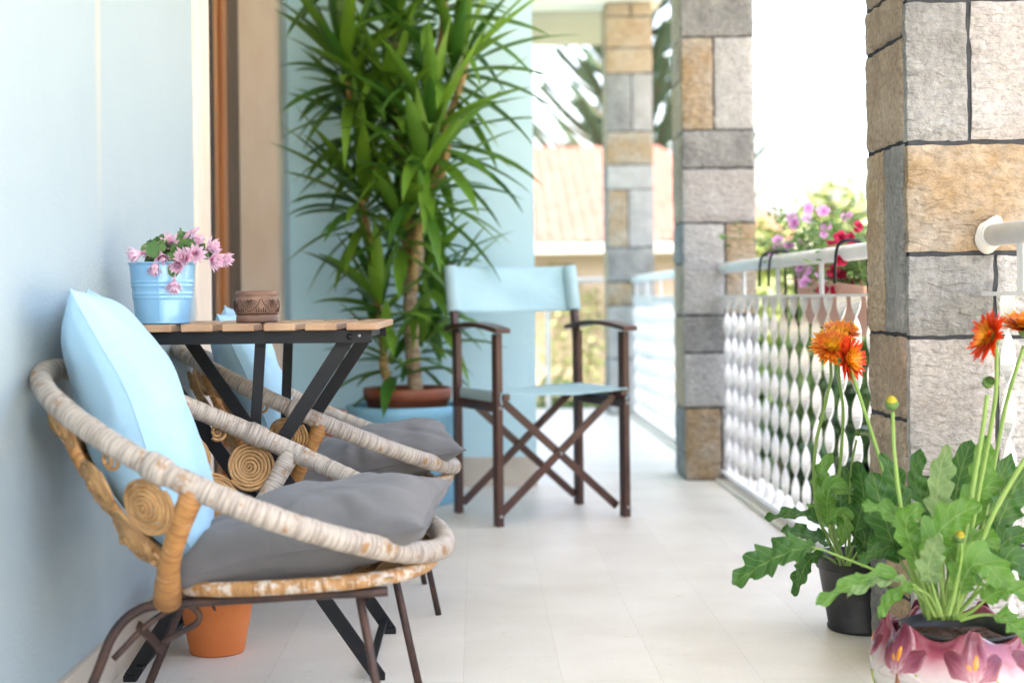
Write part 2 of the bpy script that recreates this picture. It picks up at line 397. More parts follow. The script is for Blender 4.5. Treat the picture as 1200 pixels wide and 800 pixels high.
mat['mortar'] = M('dark_mortar', (0.030, 0.034, 0.040), (0.05, 0.055, 0.06), 40, 0.95, bump=0.4)
mat['s_grey'] = stone('grey_stone', (0.24, 0.24, 0.232), (0.34, 0.34, 0.33), (0.45, 0.45, 0.435), 1.0, (1, 1, 0.6))
mat['s_white'] = stone('white_stone', (0.49, 0.485, 0.47), (0.57, 0.565, 0.55), (0.64, 0.635, 0.615), 1.2)
mat['s_pink'] = stone('pinkish_stone', (0.45, 0.415, 0.395), (0.515, 0.49, 0.47), (0.575, 0.555, 0.54), 1.1)
mat['s_orange'] = stone('ochre_stone', (0.41, 0.265, 0.125), (0.44, 0.35, 0.25), (0.48, 0.43, 0.36), 0.8)
mat['s_brown'] = stone('brown_stone', (0.39, 0.29, 0.205), (0.50, 0.39, 0.29), (0.60, 0.50, 0.395), 1.0)
mat['s_tan'] = stone('tan_stone', (0.50, 0.345, 0.21), (0.56, 0.43, 0.295), (0.61, 0.51, 0.385), 1.0)
mat['s_edge'] = M('cement_edge', (0.50, 0.46, 0.41), (0.40, 0.36, 0.31), 30, 0.9, bump=0.4)
mat['white_paint'] = M('white_metal_paint', (0.82, 0.82, 0.81), (0.76, 0.76, 0.74), 12, 0.62, bump=0.1, bscale=30)
mat['rat_grey'] = rattan('weathered_rattan_wrap', (0.47, 0.415, 0.355), (0.20, 0.165, 0.14), (0.34, 0.18, 0.075), 0.745, 240.0)
mat['rat_orange'] = rattan('golden_rattan_wrap', (0.46, 0.22, 0.065), (0.25, 0.10, 0.028), (0.60, 0.47, 0.33), 0.78, 150)
mat['rat_seat'] = rattan('worn_golden_rattan_wrap', (0.46, 0.245, 0.09), (0.25, 0.12, 0.04), (0.56, 0.49, 0.41), 0.68, 120)
mat['darkened_ceiling_end'] = M('darkened_ceiling_paint', (0.30, 0.31, 0.315), (0.27, 0.28, 0.285), 2, 0.85)  # darkened copy of the ceiling colour, standing in for dimmer light
mat['rat_coil'] = rattan('coiled_rattan', (0.50, 0.29, 0.12), (0.24, 0.12, 0.04), (0.45, 0.22, 0.07), 0.72, 24)
mat['iron'] = M('rusty_iron', (0.050, 0.040, 0.040), (0.11, 0.06, 0.045), 25, 0.55, metallic=0.6, bump=0.4, bscale=150)
mat['black_metal'] = M('black_powder_coat', (0.006, 0.007, 0.009), (0.010, 0.011, 0.013), 30, 0.45, spec=0.3)
mat['steel'] = M('bolt_steel', (0.45, 0.45, 0.45), (0.35, 0.35, 0.35), 30, 0.35, metallic=0.9)
mat['slat'] = M('acacia_slat', (0.47, 0.30, 0.18), (0.33, 0.19, 0.11), 12, 0.55, stretch=(1, 0.12, 1), bump=0.3, bscale=60)
mat['blue_cloth'] = cloth('sky_blue_cotton', (0.33, 0.60, 0.80), (0.37, 0.64, 0.83))
mat['grey_cloth'] = cloth('grey_cotton', (0.112, 0.112, 0.118), (0.14, 0.14, 0.146))
mat['canvas'] = cloth('aqua_canvas', (0.53, 0.78, 0.84), (0.57, 0.81, 0.87), 700, 0.8, 0.25)
mat['chair_wood'] = M('dark_stained_wood', (0.085, 0.028, 0.016), (0.045, 0.014, 0.009), 10, 0.42, stretch=(1, 1, 0.15), bump=0.15, coat=0.15)
mat['tin_blue'] = M('blue_tin', (0.25, 0.52, 0.76), (0.22, 0.49, 0.73), 10, 0.32, metallic=0.15, coat=0.3)
mat['carved'] = M('carved_wood', (0.26, 0.15, 0.10), (0.15, 0.08, 0.055), 18, 0.6, bump=0.4, bscale=120, stretch=(1, 1, 3))
mat['carve_dark'] = M('carved_groove', (0.06, 0.03, 0.022), (0.045, 0.02, 0.016), 20, 0.8)
mat['terracotta'] = M('terracotta', (0.70, 0.215, 0.060), (0.62, 0.17, 0.045), 5, 0.8, bump=0.3, bscale=90)
mat['terra_dark'] = M('dark_terracotta', (0.36, 0.105, 0.05), (0.25, 0.07, 0.035), 6, 0.45, bump=0.2)
mat['terra_plastic'] = M('terracotta_plastic', (0.70, 0.37, 0.26), (0.64, 0.33, 0.22), 4, 0.5)
mat['pot_blue'] = M('blue_planter', (0.26, 0.60, 0.80), (0.24, 0.56, 0.77), 3, 0.45, bump=0.05)
mat['black_plastic'] = M('black_plastic', (0.012, 0.012, 0.014), (0.03, 0.03, 0.032), 20, 0.45, bump=0.15)
mat['soil'] = M('potting_soil', (0.10, 0.05, 0.03), (0.03, 0.016, 0.01), 60, 0.95, bump=1.0, bscale=90, bdist=0.01)
mat['bark'] = M('yucca_bark', (0.50, 0.38, 0.25), (0.26, 0.18, 0.11), 30, 0.85, stretch=(1, 1, 2.4), bump=0.9, bscale=40, bdist=0.006)
mat['bark_gold'] = M('yucca_young_bark', (0.60, 0.41, 0.17), (0.34, 0.21, 0.08), 30, 0.8, stretch=(1, 1, 2.4), bump=0.9, bscale=45, bdist=0.006)
mat['tree_bark'] = M('tree_bark', (0.14, 0.10, 0.07), (0.08, 0.055, 0.04), 20, 0.9, bump=0.6)
mat['yucca'] = M('yucca_leaf', (0.028, 0.13, 0.022), (0.18, 0.35, 0.035), 14, 0.4, transl=0.22, island=True, spec=0.5)
mat['ger_dark'] = leafmat('gerbera_leaf_dark', (0.030, 0.115, 0.022), (0.050, 0.155, 0.028), (0.16, 0.28, 0.07))
mat['ger_light'] = leafmat('gerbera_leaf_light', (0.090, 0.24, 0.035), (0.13, 0.30, 0.05), (0.26, 0.40, 0.13))
mat['ger_pale'] = leafmat('gerbera_leaf_underside', (0.17, 0.30, 0.11), (0.22, 0.34, 0.14), (0.34, 0.45, 0.22), 0.7)
mat['stem'] = M('green_stem', (0.17, 0.31, 0.06), (0.23, 0.37, 0.09), 12, 0.55, transl=0.1)
mat['pet_orange'] = uvgrad('orange_petal', [(0.0, (0.60, 0.035, 0.008)), (0.45, (0.72, 0.10, 0.008)), (0.8, (0.80, 0.22, 0.01)), (1.0, (0.82, 0.42, 0.02))], transl=0.2)
mat['pet_red'] = uvgrad('scarlet_petal', [(0.0, (0.75, 0.30, 0.01)), (0.3, (0.70, 0.075, 0.006)), (1.0, (0.72, 0.05, 0.010))], transl=0.2)
mat['pet_mid'] = uvgrad('inner_petal', [(0.0, (0.75, 0.35, 0.01)), (0.6, (0.78, 0.30, 0.01)), (1.0, (0.75, 0.12, 0.01))], transl=0.15)
mat['disc'] = M('flower_disc', (0.78, 0.42, 0.015), (0.62, 0.25, 0.01), 250, 0.8, bump=1.0, bscale=400)
mat['bud'] = M('yellow_bud', (0.62, 0.50, 0.04), (0.40, 0.36, 0.05), 90, 0.6, island=True)
mat['calyx'] = M('green_calyx', (0.10, 0.20, 0.04), (0.06, 0.13, 0.03), 60, 0.65, bump=0.5)
mat['pink'] = uvgrad('pink_petal', [(0.0, (0.80, 0.16, 0.36)), (0.2, (0.84, 0.50, 0.67)), (0.7, (0.86, 0.66, 0.77)), (1.0, (0.84, 0.50, 0.68))], transl=0.3, vary=0.12)
mat['cactus'] = M('cactus_leaf', (0.055, 0.15, 0.035), (0.10, 0.20, 0.05), 20, 0.45, island=True, transl=0.1)
mat['petunia'] = uvgrad('petunia_pink', [(0.0, (0.55, 0.10, 0.45)), (0.3, (0.72, 0.34, 0.64)), (1.0, (0.76, 0.42, 0.70))], vary=0.3)
mat['geranium'] = uvgrad('geranium_red', [(0.0, (0.30, 0.004, 0.03)), (0.4, (0.58, 0.012, 0.07)), (1.0, (0.62, 0.02, 0.11))], vary=0.35)
mat['box_leaf'] = M('box_plant_leaf', (0.07, 0.17, 0.035), (0.17, 0.30, 0.07), 10, 0.5, island=True, transl=0.3)
mat['leaf_dark'] = M('shrub_leaf_dark', (0.008, 0.035, 0.010), (0.035, 0.10, 0.022), 2, 0.5, island=True, transl=0.25)
mat['leaf_mid'] = M('shrub_leaf_mid', (0.02, 0.06, 0.014), (0.08, 0.16, 0.032), 2, 0.5, island=True, transl=0.3)
mat['leaf_yellow'] = M('tree_leaf_yellowish', (0.040, 0.072, 0.014), (0.10, 0.13, 0.03), 2, 0.55, island=True, transl=0.35)
mat['needle'] = M('pine_needle', (0.030, 0.072, 0.042), (0.055, 0.105, 0.062), 3, 0.6, island=True, transl=0.15)
mat['lawn'] = M('garden_earth', (0.24, 0.23, 0.18), (0.32, 0.30, 0.25), 1.5, 0.9, bump=0.6, bscale=30)
mat['grass'] = M('lawn_grass', (0.06, 0.085, 0.04), (0.095, 0.12, 0.06), 3, 0.9, bump=0.8, bscale=40)
mat['house_wall'] = M('cream_render', (0.30, 0.25, 0.215), (0.27, 0.22, 0.19), 1.2, 0.9, spec=0.1, bump=0.2)
mat['roof'] = M('clay_roof_tile', (0.095, 0.050, 0.046), (0.068, 0.035, 0.031), 3.5, 0.9, spec=0.1, bump=0.3, bscale=25)
mat['gutter'] = M('pale_gutter', (0.30, 0.30, 0.29), (0.25, 0.25, 0.24), 2, 0.7)
mat['kerb'] = M('kerb_cement', (0.62, 0.60, 0.56), (0.52, 0.49, 0.45), 7, 0.8, bump=0.4)
# ================================================================== SETTING
XW = -0.76           # face of the house wall
def zf(y, x, Y): return P(x, y, Y).z

# ground of the garden and the balcony floor
b = MB(); b.grid(lambda u, v: Vector(((u-.5)*600, -60 + v*600, -1.1)), 40, 40)
tag(b.build('garden_ground', mat['lawn']), kind='structure')
b = MB(); b.grid(lambda u, v: Vector((-5 + 14*u, 10.3 + 9.4*v, -1.09 + .025*noise.noise(Vector((u*40, v*40, 0))))), 60, 60)
tag(b.build('lawn', mat['grass']), kind='structure')
b = MB(); b.box((0.10, 3.5, -0.1), (2.20, 13.2, 0.2))
tag(b.build('balcony_floor', mat['floor']), kind='structure')

# ---- the house: walls, door surround, ceiling (one thing)
house = thing('house', 'pale blue plastered house wall with brown sliding door and marble surround', 'house', (0, 0, 0))
b = MB()
b.box((XW-0.15, 0.57, 1.45), (0.30, 7.14, 3.1))
b.box((XW-0.15, 4.88, 2.66), (0.30, 1.476, 0.68))
b.box((XW-0.15, 5.80, 1.45), (0.30, 0.36, 3.1))
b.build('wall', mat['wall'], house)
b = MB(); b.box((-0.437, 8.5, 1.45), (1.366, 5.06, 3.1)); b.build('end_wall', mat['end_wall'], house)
b = MB()
b.box((XW+0.006, 0.47, 0.045), (0.016, 6.92, 0.09)); b.box((XW+0.006, 5.85, 0.045), (0.016, 0.2, 0.09))
b.box((-0.247, 5.962, 0.06), (0.992, 0.02, 0.12))
b.build('skirting', mat['skirting'], house, bevel=0.003)
sur = MB()
sur.box((XW+0.001, 4.04, 1.16), (0.012, 0.215, 2.30))            # near trim on the wall
sur.box((XW-0.075, 4.150, 1.16), (0.152, 0.02, 2.30))            # near reveal
sur.box((XW-0.100, 5.610, 1.16), (0.204, 0.02, 2.30))            # far reveal
sur.box((XW+0.002, 5.675, 1.16), (0.012, 0.11, 2.30))            # far trim
sur.box((XW-0.06, 4.88, 2.315), (0.14, 1.66, 0.03))
sur.box((XW-0.06, 4.88, 0.012), (0.14, 1.44, 0.024))
sur.build('door_surround', mat['marble'], house, bevel=0.003)
door = MB()
xd = XW-0.17
door.box((xd-0.03, 4.88, 1.16), (0.02, 1.44, 2.28), mat=1)
dr = door.build('sliding_door', [mat['door_dark'], mat['glass']], house)
fr = MB()
fr.box((xd+0.01, 4.99, 1.16), (0.05, 0.055, 2.27), mat=0)
fr.box((xd+0.005, 5.10, 1.16), (0.04, 0.105, 2.27), mat=1)
fr.box((xd+0.003, 5.192, 1.16), (0.025, 0.045, 2.27), mat=0)
fr.box((xd+0.008, 5.275, 1.16), (0.045, 0.09, 2.27), mat=1)
fr.box((xd+0.005, 5.46, 1.16), (0.05, 0.25, 2.27), mat=0)
fr.box((xd+0.005, 4.55, 2.25), (0.04, 0.78, 0.1), mat=1); fr.box((xd+0.005, 4.55, 0.07), (0.04, 0.78, 0.1), mat=1)
fr.build('frame', [mat['door_dark'], mat['door_wood']], dr, bevel=0.004)
b = MB()
b.box((0.30, 4.63, 2.92), (2.10, 10.26, 0.10))
b.box((0.25, 9.62, 2.785), (1.98, 0.30, 0.17))
b.build('ceiling', mat['ceiling'], house)
b = MB(); b.box((0.30, 10.935, 2.92), (2.10, 2.33, 0.10)); b.build('darkened_ceiling_end', mat['darkened_ceiling_end'], house)  # far end of the ceiling, shade put into its grey against bright bounce
b = MB(); b.box((1.03, 4.48, 2.785), (0.31, 9.94, 0.165)); b.build('edge_beam', mat['ceiling'], house)
b = MB(); b.box((-1.9, 0.4, 3.25), (2.28, 7.0, 0.5)); b.build('sun_block_slab', mat['ceiling'], house)  # unseen slab over the house, added to keep sun off the balcony

# ---- stone pillars
def pillar(label, Yf, front, left, detail, seed):
    X0, X1, D = 0.87, 1.18, 0.31
    t = thing('stone_pillar', label, 'pillar', ((X0+X1)/2, Yf + D/2, 0), 0, 'stone pillars along the balcony edge')
    r = random.Random(seed)
    names = ['s_grey', 's_white', 's_pink', 's_orange', 's_brown', 's_tan', 's_edge']
    g = 0.0045
    core = MB()
    core.box((0, 0, 1.37), (X1-X0-0.014, D-0.014, 2.74))
    core.build('mortar_core', mat['mortar'], t)
    b = MB()
    def slab(face, a0, a1, z0, z1, m):
        """rough faced stone: a0..a1 across the face, worn edges and chiselled front"""
        nu, nv = max(3, int((a1-a0)/detail)), max(3, int((z1-z0)/detail))
        th, proud = 0.024, r.uniform(-0.0012, 0.002)
        a0 += g; a1 -= g; z0 += g; z1 -= g
        sd = Vector((r.random()*50, r.random()*50, r.random()*50))
        def pt(u, v, lift=True):
            a = a0 + (a1-a0)*u; z = z0 + (z1-z0)*v
            ed = min(u*(a1-a0), (1-u)*(a1-a0), v*(z1-z0), (1-v)*(z1-z0))
            nn = noise.noise(Vector((a*28, z*28, 0)) + sd)*0.0042 + noise.noise(Vector((a*75, z*75, 3)) + sd)*0.0024
            o = proud + nn - 0.004*max(0, 1-ed/0.006)**2
            ja = noise.noise(Vector((z*30, 7, 0)) + sd)*0.0040 if u in (0, 1) else 0
            jz = noise.noise(Vector((a*30, 9, 0)) + sd)*0.0040 if v in (0, 1) else 0
            if face == 'F': return Vector((a+ja, -D/2 - o, z+jz))
            if face == 'L': return Vector((-(X1-X0)/2 - o, -(a+ja), z+jz))
            if face == 'R': return Vector(((X1-X0)/2 + o, a+ja, z+jz))
            return Vector((-(a+ja), D/2 + o, z+jz))
        base = len(b.v)
        b.grid(pt, nu, nv, m)
        inn = {'F': Vector((0, th, 0)), 'L': Vector((th, 0, 0)), 'R': Vector((-th, 0, 0)), 'B': Vector((0, -th, 0))}[face]
        ring = [i for i in range(nu+1)] + [j*(nu+1)+nu for j in range(1, nv+1)] + [nv*(nu+1)+i for i in range(nu-1, -1, -1)] + [j*(nu+1) for j in range(nv-1, 0, -1)]
        vs = [b.v[base+i] for i in ring]; n = len(vs)
        b.add(vs + [p + inn for p in vs], [(k, n+k, n+(k+1) % n, (k+1) % n) for k in range(n)], m, None, False)
    W = X1 - X0
    for (z0, z1, cells) in front:
        a = -W/2
        for (frac, nm) in cells:
            slab('F', a, a + W*frac, z0, z1, names.index(nm)); a += W*frac
    for (z0, z1, cells) in left:
        lo, hi = -D/2 + 0.004, D/2 - 0.026          # far .. near along the side
        a = lo
        for (frac, nm) in cells:
            slab('L', a, a + (hi-lo)*frac, z0, z1, names.index(nm)); a += (hi-lo)*frac
    z = 0.0
    while z < 2.68:
        h = min(r.choice((0.12, 0.2, 0.26)), 2.7-z)
        s = r.choice((0.0, 0.4, 0.55))
        for face in ('R', 'B'):
            if s: slab(face, -W/2+0.03, -W/2+0.03+(W-0.06)*s, z, z+h, r.randrange(6)); slab(face, -W/2+0.03+(W-0.06)*s, W/2-0.03, z, z+h, r.randrange(6))
            else: slab(face, -W/2+0.03, W/2-0.03, z, z+h, r.randrange(6))
        z += h
    b.build('stone_facing', [mat[n] for n in names], t)
    return t
def rows(ys, x, Y, cells, top=2.7):
    """ys: photo heights of the bed joints, top first; None = runs up to the ceiling"""
    out = []
    for i in range(len(cells)):
        z1 = top if ys[i] is None else zf(ys[i], x, Y)
        z0 = 0.002 if ys[i+1] is None else zf(ys[i+1], x, Y)
        out.append((z0, z1, cells[i]))
    return out
def upper(z0, seq, top=2.7):
    out = []; z = z0; i = 0
    while z < top-0.05:
        h = min((0.2, 0.14, 0.28)[i % 3], top-z); out.append((z, z+h, seq[i % len(seq)])); z += h; i += 1
    return out
one = lambda m: [(1.0, m)]
# nearest pillar
Y1 = 2.92
fr1 = rows([0, 167, 297, 395, 560, 640, 730, None], 1120, Y1,
           [[(.42, 's_grey'), (.58, 's_pink')], one('s_orange'), [(.575, 's_grey'), (.425, 's_white')], [(.58, 's_pink'), (.42, 's_white')],
            [(.58, 's_pink'), (.42, 's_white')], one('s_white'), one('s_grey')])
lf1 = rows([0, 54, 174, 391, 488, 600, 690, None], 1040, Y1+.15,
           [one('s_brown'), one('s_brown'), [(.5, 's_tan'), (.5, 's_grey')], one('s_brown'), one('s_brown'), [(.45, 's_grey'), (.55, 's_tan')], [(.45, 's_grey'), (.55, 's_tan')]])
pillar('nearest rough stone pillar behind the gerbera pots, cut by the right picture edge', Y1,
       fr1 + upper(fr1[0][1], [one('s_orange'), [(.4, 's_white'), (.6, 's_grey')]]), lf1 + upper(lf1[0][1], [one('s_brown')]), 0.010, 1)
Y2 = 6.06
fr2 = rows([-70, 43, 152, 197, 261, 369, 413, 477, None], 846, Y2,
           [one('s_grey'), [(.44, 's_orange'), (.56, 's_white')], one('s_grey'), one('s_pink'), [(.57, 's_white'), (.43, 's_orange')],
            one('s_grey'), one('s_white'), [(.5, 's_orange'), (.5, 's_white')]])
lf2 = rows([-60, 53, 98, 160, 262, 310, 370, 477, 528, None], 795, Y2+.15,
           [one('s_brown'), one('s_brown'), one('s_tan'), one('s_brown'), one('s_grey'), one('s_brown'), one('s_tan'), one('s_grey'), one('s_grey')])
pillar('middle stone pillar with ochre and grey blocks beside the white baluster rail', Y2,
       fr2 + upper(fr2[0][1], [one('s_pink'), one('s_grey')]), lf2 + upper(lf2[0][1], [one('s_brown')]), 0.014, 2)
Y3 = 9.5
fr3 = rows([3, 19, 56, 86, 154, 193, 222, 290, 330, 358, 420, None], 740, Y3,
           [[(.55, 's_brown'), (.45, 's_tan')], one('s_tan'), one('s_tan'), [(.55, 's_grey'), (.45, 's_pink')], one('s_orange'), one('s_white'),
            [(.45, 's_orange'), (.55, 's_white')], one('s_grey'), [(.55, 's_orange'), (.45, 's_white')], one('s_white'), one('s_white')])
lf3 = [(a, c, one(random.Random(i).choice(['s_brown', 's_tan', 's_grey']))) for i, (a, c, _) in enumerate(fr3)]
pillar('farthest slender looking stone pillar in front of the house with the red roof', Y3, fr3, lf3, 0.02, 3)

# ---- balustrades of twisted flat bars
def balustrade(label, Ya, Yb, seed, X=1.035):
    t = thing('balustrade', label, 'balustrade', (X, (Ya+Yb)/2, 0), 0, 'white balustrades between the pillars')
    r = random.Random(seed); h = (Yb-Ya)/2
    b = MB(); b.tube([(0, -h, .885), (0, h, .885)], 0.0225, 16)
    b.tube([(0, -h, .885), (0, -h+.012, .885)], 0.0238, 16); b.tube([(0, h-.012, .885), (0, h, .885)], 0.0238, 16)
    b.build('handrail', mat['white_paint'], t)
    if Ya < 1:
        b = MB(); rr = random.Random(8); ring = []
        for q in range(4):
            for k in range(26):
                a = 2*math.pi*k/26; rad = (.021, .024, .030, .035)[q]*(1 + .42*noise.noise(Vector((math.cos(a)*.9, math.sin(a)*.9, 4)))*(q > 0))
                ring.append(Vector((math.cos(a)*rad*.9, h + (-.005, -.003, .001, .010)[q], .885 + math.sin(a)*rad)))
        b.add(ring, [(q*26+k, (q+1)*26+k, (q+1)*26+(k+1) % 26, q*26+(k+1) % 26) for q in range(3) for k in range(26)])
        b.build('plaster_collar', mat['kerb'], t)
    b = MB(); b.box((0, 0, .768), (0.045, 2*h, 0.008)); b.build('top_bar', mat['white_paint'], t)
    b = MB(); b.box((0, 0, .042), (0.045, 2*h, 0.008)); b.build('bottom_bar', mat['white_paint'], t)
    n = int(round(2*h/0.152))
    meshes = {}
    for k in range(n):
        y = -h + (k+0.5)*2*h/n
        ph = r.uniform(-.25, .25) + (0.35 if k % 2 else 0)
        b = MB()
        N = 64; vs = []; fs = []
        for i in range(N+1):
            z = 0.046 + (0.764-0.046)*i/N
            e = min(1, i/4, (N-i)/4)
            a = ph + math.pi*(z-0.046)/0.104
            w, th = 0.0138, 0.0022
            ca, sa = math.cos(a), math.sin(a)
            for (p, q) in ((-w, -th), (w, -th), (w, th), (-w, th)):
                vs.append(Vector((p*ca - q*sa, p*sa + q*ca, z)))
        for i in range(N):
            for j in range(4):
                fs.append((i*4+j, i*4+(j+1) % 4, (i+1)*4+(j+1) % 4, (i+1)*4+j))
        b.add(vs, fs, 0, None, False)
        o = b.build('baluster', mat['white_paint'], t); o.location = (0, y, 0)
        if k % 4 == 2:
            c = MB(); c.box((0, 0, 0), (0.008, 0.032, 0.092)); o = c.build('connector', mat['white_paint'], t); o.location = (0, y + h/n, 0.818)
    b = MB(); b.box((0.02, 0, 0.007), (0.13, 2*h, 0.014)); b.build('kerb', mat['floor'], t, bevel=0.004)
    return t
balustrade('nearest white twisted bar balustrade, right of the nearest pillar behind the gerberas', 0.4, 2.90, 1)
balustrade('white twisted bar balustrade with hanging flower trough, between the nearest and middle pillars', 3.245, 6.045, 2)
balustrade('blurred white twisted bar balustrade between the middle and farthest pillars', 6.385, 9.485, 3)
t = thing('end_railing', 'thin white rail across the far end of the balcony by the cream house', 'railing', (0.55, 10.06, 0))
b = MB(); b.tube([(-.45, 0, .89), (.45, 0, .89)], 0.02, 12); b.build('handrail', mat['white_paint'], t)
b = MB(); b.box((0, 0, .10), (.9, .03, .008)); b.build('bottom_bar', mat['white_paint'], t)
for x in (-.42, -.05, .40):
    b = MB(); b.box((0, 0, .44), (.03, .012, .88)); o = b.build('post', mat['white_paint'], t); o.location.x = x

# ================================================================== GARDEN
def leafcloud(n, rad, leaf, seed, clumps=14, flat=1.0, cr=0.36):
    r = random.Random(seed); b = MB()
    cs = []
    for k in range(clumps):
        d = Vector((r.gauss(0, 1), r.gauss(0, 1), r.gauss(0, 1))).normalized()*r.uniform(.35, .95)
        cs.append((Vector((d.x*rad[0], d.y*rad[1], d.z*rad[2])), r.uniform(.6, 1.15)*cr))
    m = min(rad)
    for k in range(n):
        c, q = cs[k % clumps]
        d = Vector((r.gauss(0, 1), r.gauss(0, 1), r.gauss(0, 1)*flat)).normalized()
        p = c + d*(r.random()**.4)*q*m*1.6
        nrm = (d + Vector((r.gauss(0, .6), r.gauss(0, .6), r.gauss(0, .6)+.3))).normalized()
        u = nrm.orthogonal().normalized(); u = Matrix.Rotation(r.uniform(0, 6.28), 3, nrm) @ u; w = nrm.cross(u)
        L = leaf*r.uniform(.6, 1.3); W = L*.42
        b.add([p - u*L*.5, p + w*W*.5 - nrm*L*.05, p + u*L*.5 - nrm*L*.12, p - w*W*.5 - nrm*L*.05], [(0, 1, 2, 3)])
    return b
def shrub(label, x, y, zc, rad, leaf, m, seed, n=2600, base=-1.1, cat='shrub', name='garden_shrub', group='shrubs beyond the balustrade'):
    t = thing(name, label, cat, (x, y, base), 0, group)
    leafcloud(n, rad, leaf, seed).build('crown', m, t).location = (0, 0, zc-base)
    b = MB(); r = random.Random(seed+5)
    H = zc-base
    b.tube(catmull([(0, 0, 0), (r.uniform(-.04, .04), .03, H*.5), (r.uniform(-.06, .06), 0, H)], 5), [0.05*(1-i/14) for i in range(11)], 8)
    for k in range(5):
        a = k*1.256 + r.random()
        b.tube([(0, 0, H*.55), (math.cos(a)*rad[0]*.35, math.sin(a)*rad[1]*.35, H*.8), (math.cos(a)*rad[0]*.7, math.sin(a)*rad[1]*.7, H + r.uniform(-.2, .4)*rad[2])], [.025, .018, .008], 6)
    b.build('trunk' if cat == 'tree' else 'stem', mat['tree_bark'], t)
    return t
shrub('dark green shrub low behind the balusters under the flower trough', 1.80, 4.55, -.05, (.55, .65, .72), .12, mat['leaf_dark'], 11, 4200)
shrub('mid green shrub behind the white balusters beside the middle pillar', 2.15, 5.75, .0, (.62, .75, .80), .12, mat['leaf_mid'], 12, 4200)
shrub('dark rounded shrub farther back in the garden behind the balustrade', 2.75, 7.3, .0, (.85, .9, .85), .13, mat['leaf_dark'], 13, 4200)
shrub('light green bush showing above the handrail left of the trough', 2.75, 9.0, .25, (.9, .8, .75), .12, mat['leaf_mid'], 14, 3600)
shrub('tall yellowish leafy tree rising above the red flowers on the rail', 3.35, 13.2, .55, (.95, .9, 1.05), .14, mat['leaf_yellow'], 15, 6000, cat='tree', name='garden_tree', group='trees in the garden')
shrub('smaller yellow green tree left of the taller one above the pink flowers', 3.05, 14.6, .75, (.5, .6, .75), .12, mat['leaf_yellow'], 16, 3000, cat='tree', name='garden_tree', group='trees in the garden')
shrub('small dark hedge bush at the corner of the garden behind the pots', 1.75, 3.55, -.2, (.5, .7, .75), .11, mat['leaf_dark'], 17, 4200)
shrub('pale green bush at the far end of the balcony below the rail', 0.75, 11.4, -.25, (.55, .5, .45), .08, mat['leaf_mid'], 18, 1600)

shrub('deep green low shrub hugging the balcony edge below the handrail', 1.62, 6.3, -.35, (.42, .75, .6), .11, mat['leaf_dark'], 19, 3800)
shrub('low dark shrub at the foot of the balusters behind the orange flowers', 1.58, 5.15, -.5, (.36, .75, .55), .11, mat['leaf_dark'], 20, 3800)
shrub('dark bush behind the railing, deep in the garden beside the middle pillar', 1.80, 8.3, -.35, (.45, .7, .7), .12, mat['leaf_dark'], 23, 3800)
shrub('mid green bush behind the middle pillar deep in the garden', 2.30, 10.6, -.3, (.7, .7, .75), .13, mat['leaf_mid'], 24, 3600)
# tall pine of tiered upswept boughs, far behind the house
def monkey_pine(label, x, y, base, H):
    t = thing('norfolk_pine', label, 'tree', (x, y, base))
    b = MB(); b.tube([(0, 0, 0), (0.03, 0, H*.5), (0, 0, H)], [.2, .14, .03], 10); b.build('trunk', mat['tree_bark'], t)
    r = random.Random(4)
    b = MB(); w = MB()
    z = H*.30; lev = 0
    while z < H*.97:
        Lb = 2.6*(1-(z/H)**1.6) + .35
        nb = 7
        for k in range(nb):
            a = 2*math.pi*k/nb + lev*.45 + r.uniform(-.1, .1)
            d = Vector((math.cos(a), math.sin(a), 0)); sd = Vector((-d.y, d.x, 0))
            pts = [Vector((0, 0, z)) + d*Lb*s + Vector((0, 0, Lb*(.25*s + .40*s*s))) for s in [i/8 for i in range(9)]]
            w.tube(pts, [.04*(1-i/9)+.008 for i in range(9)], 5)
            for s in range(84):
                q = .10 + .90*s/84; i = min(7, int(q*8)); p = pts[i].lerp(pts[i+1], q*8-i)
                for sg in (-1, 1):
                    ll = .25*(1-q*.35)*r.uniform(.7, 1.15)
                    e = p + (sd*sg*.75 + d*.55 + Vector((0, 0, .28)))*ll
                    for h in range(2):
                        up = Vector((0, 0, .045)) if h == 0 else d*.045
                        b.add([p-up*.6, p+up*.6, e+up*.5, e-up*.5], [(0, 1, 2, 3)])
        z += .55*(1 - .3*z/H); lev += 1
    b.build('needles', mat['needle'], t); w.build('bough', mat['tree_bark'], t)
monkey_pine('tall dark green tiered pine behind the red roof, half hidden by the farthest pillar', 3.05, 27.0, -1.1, 8.2)

# neighbouring house
nh = thing('neighbour_house', 'cream neighbour house with a red clay tile roof beyond the balcony end', 'house', (1.6, 20.0, -1.1))
b = MB(); b.box((-.4, 3.0, 1.3), (6.2, 5.6, 2.6)); b.build('wall', mat['house_wall'], nh)
b = MB()
ex0, ex1, hip = -3.8, 3.0, 1.5
def roofpt(u, v):
    xl = ex0; xr = ex1 - hip*v
    x = xl + (xr-xl)*u
    return Vector((x, -.15 + 4.4*v, 2.62 + 1.75*v + 0.035*abs(math.sin(x*math.pi/.17)) + 0.012*((v*13) % 1)))
b.grid(roofpt, 330, 26)
def hippt(u, v):
    y = -.15 + (6.4)*u; 
    y = y + (4.25 - y)*v*0.9 if False else -.15 + 4.4*v + (6.4-4.4*v)*u
    return Vector((ex1 - hip*v, y, 2.62 + 1.75*v + 0.03*abs(math.sin(y*math.pi/.17))))
b.grid(hippt, 120, 12)
b.build('roof', mat['roof'], nh)
b = MB(); b.box((-.4, -.19, 2.53), (6.9, .12, .14)); b.box((3.03, 3, 2.53), (.10, 6.4, .14)); b.build('gutter', mat['gutter'], nh, bevel=.02)
for wx in (-2.2, 2.05):
    b = MB(); b.box((wx, .19, 1.35), (.8, .03, 1.1)); b.build('window', mat['glass'], nh)
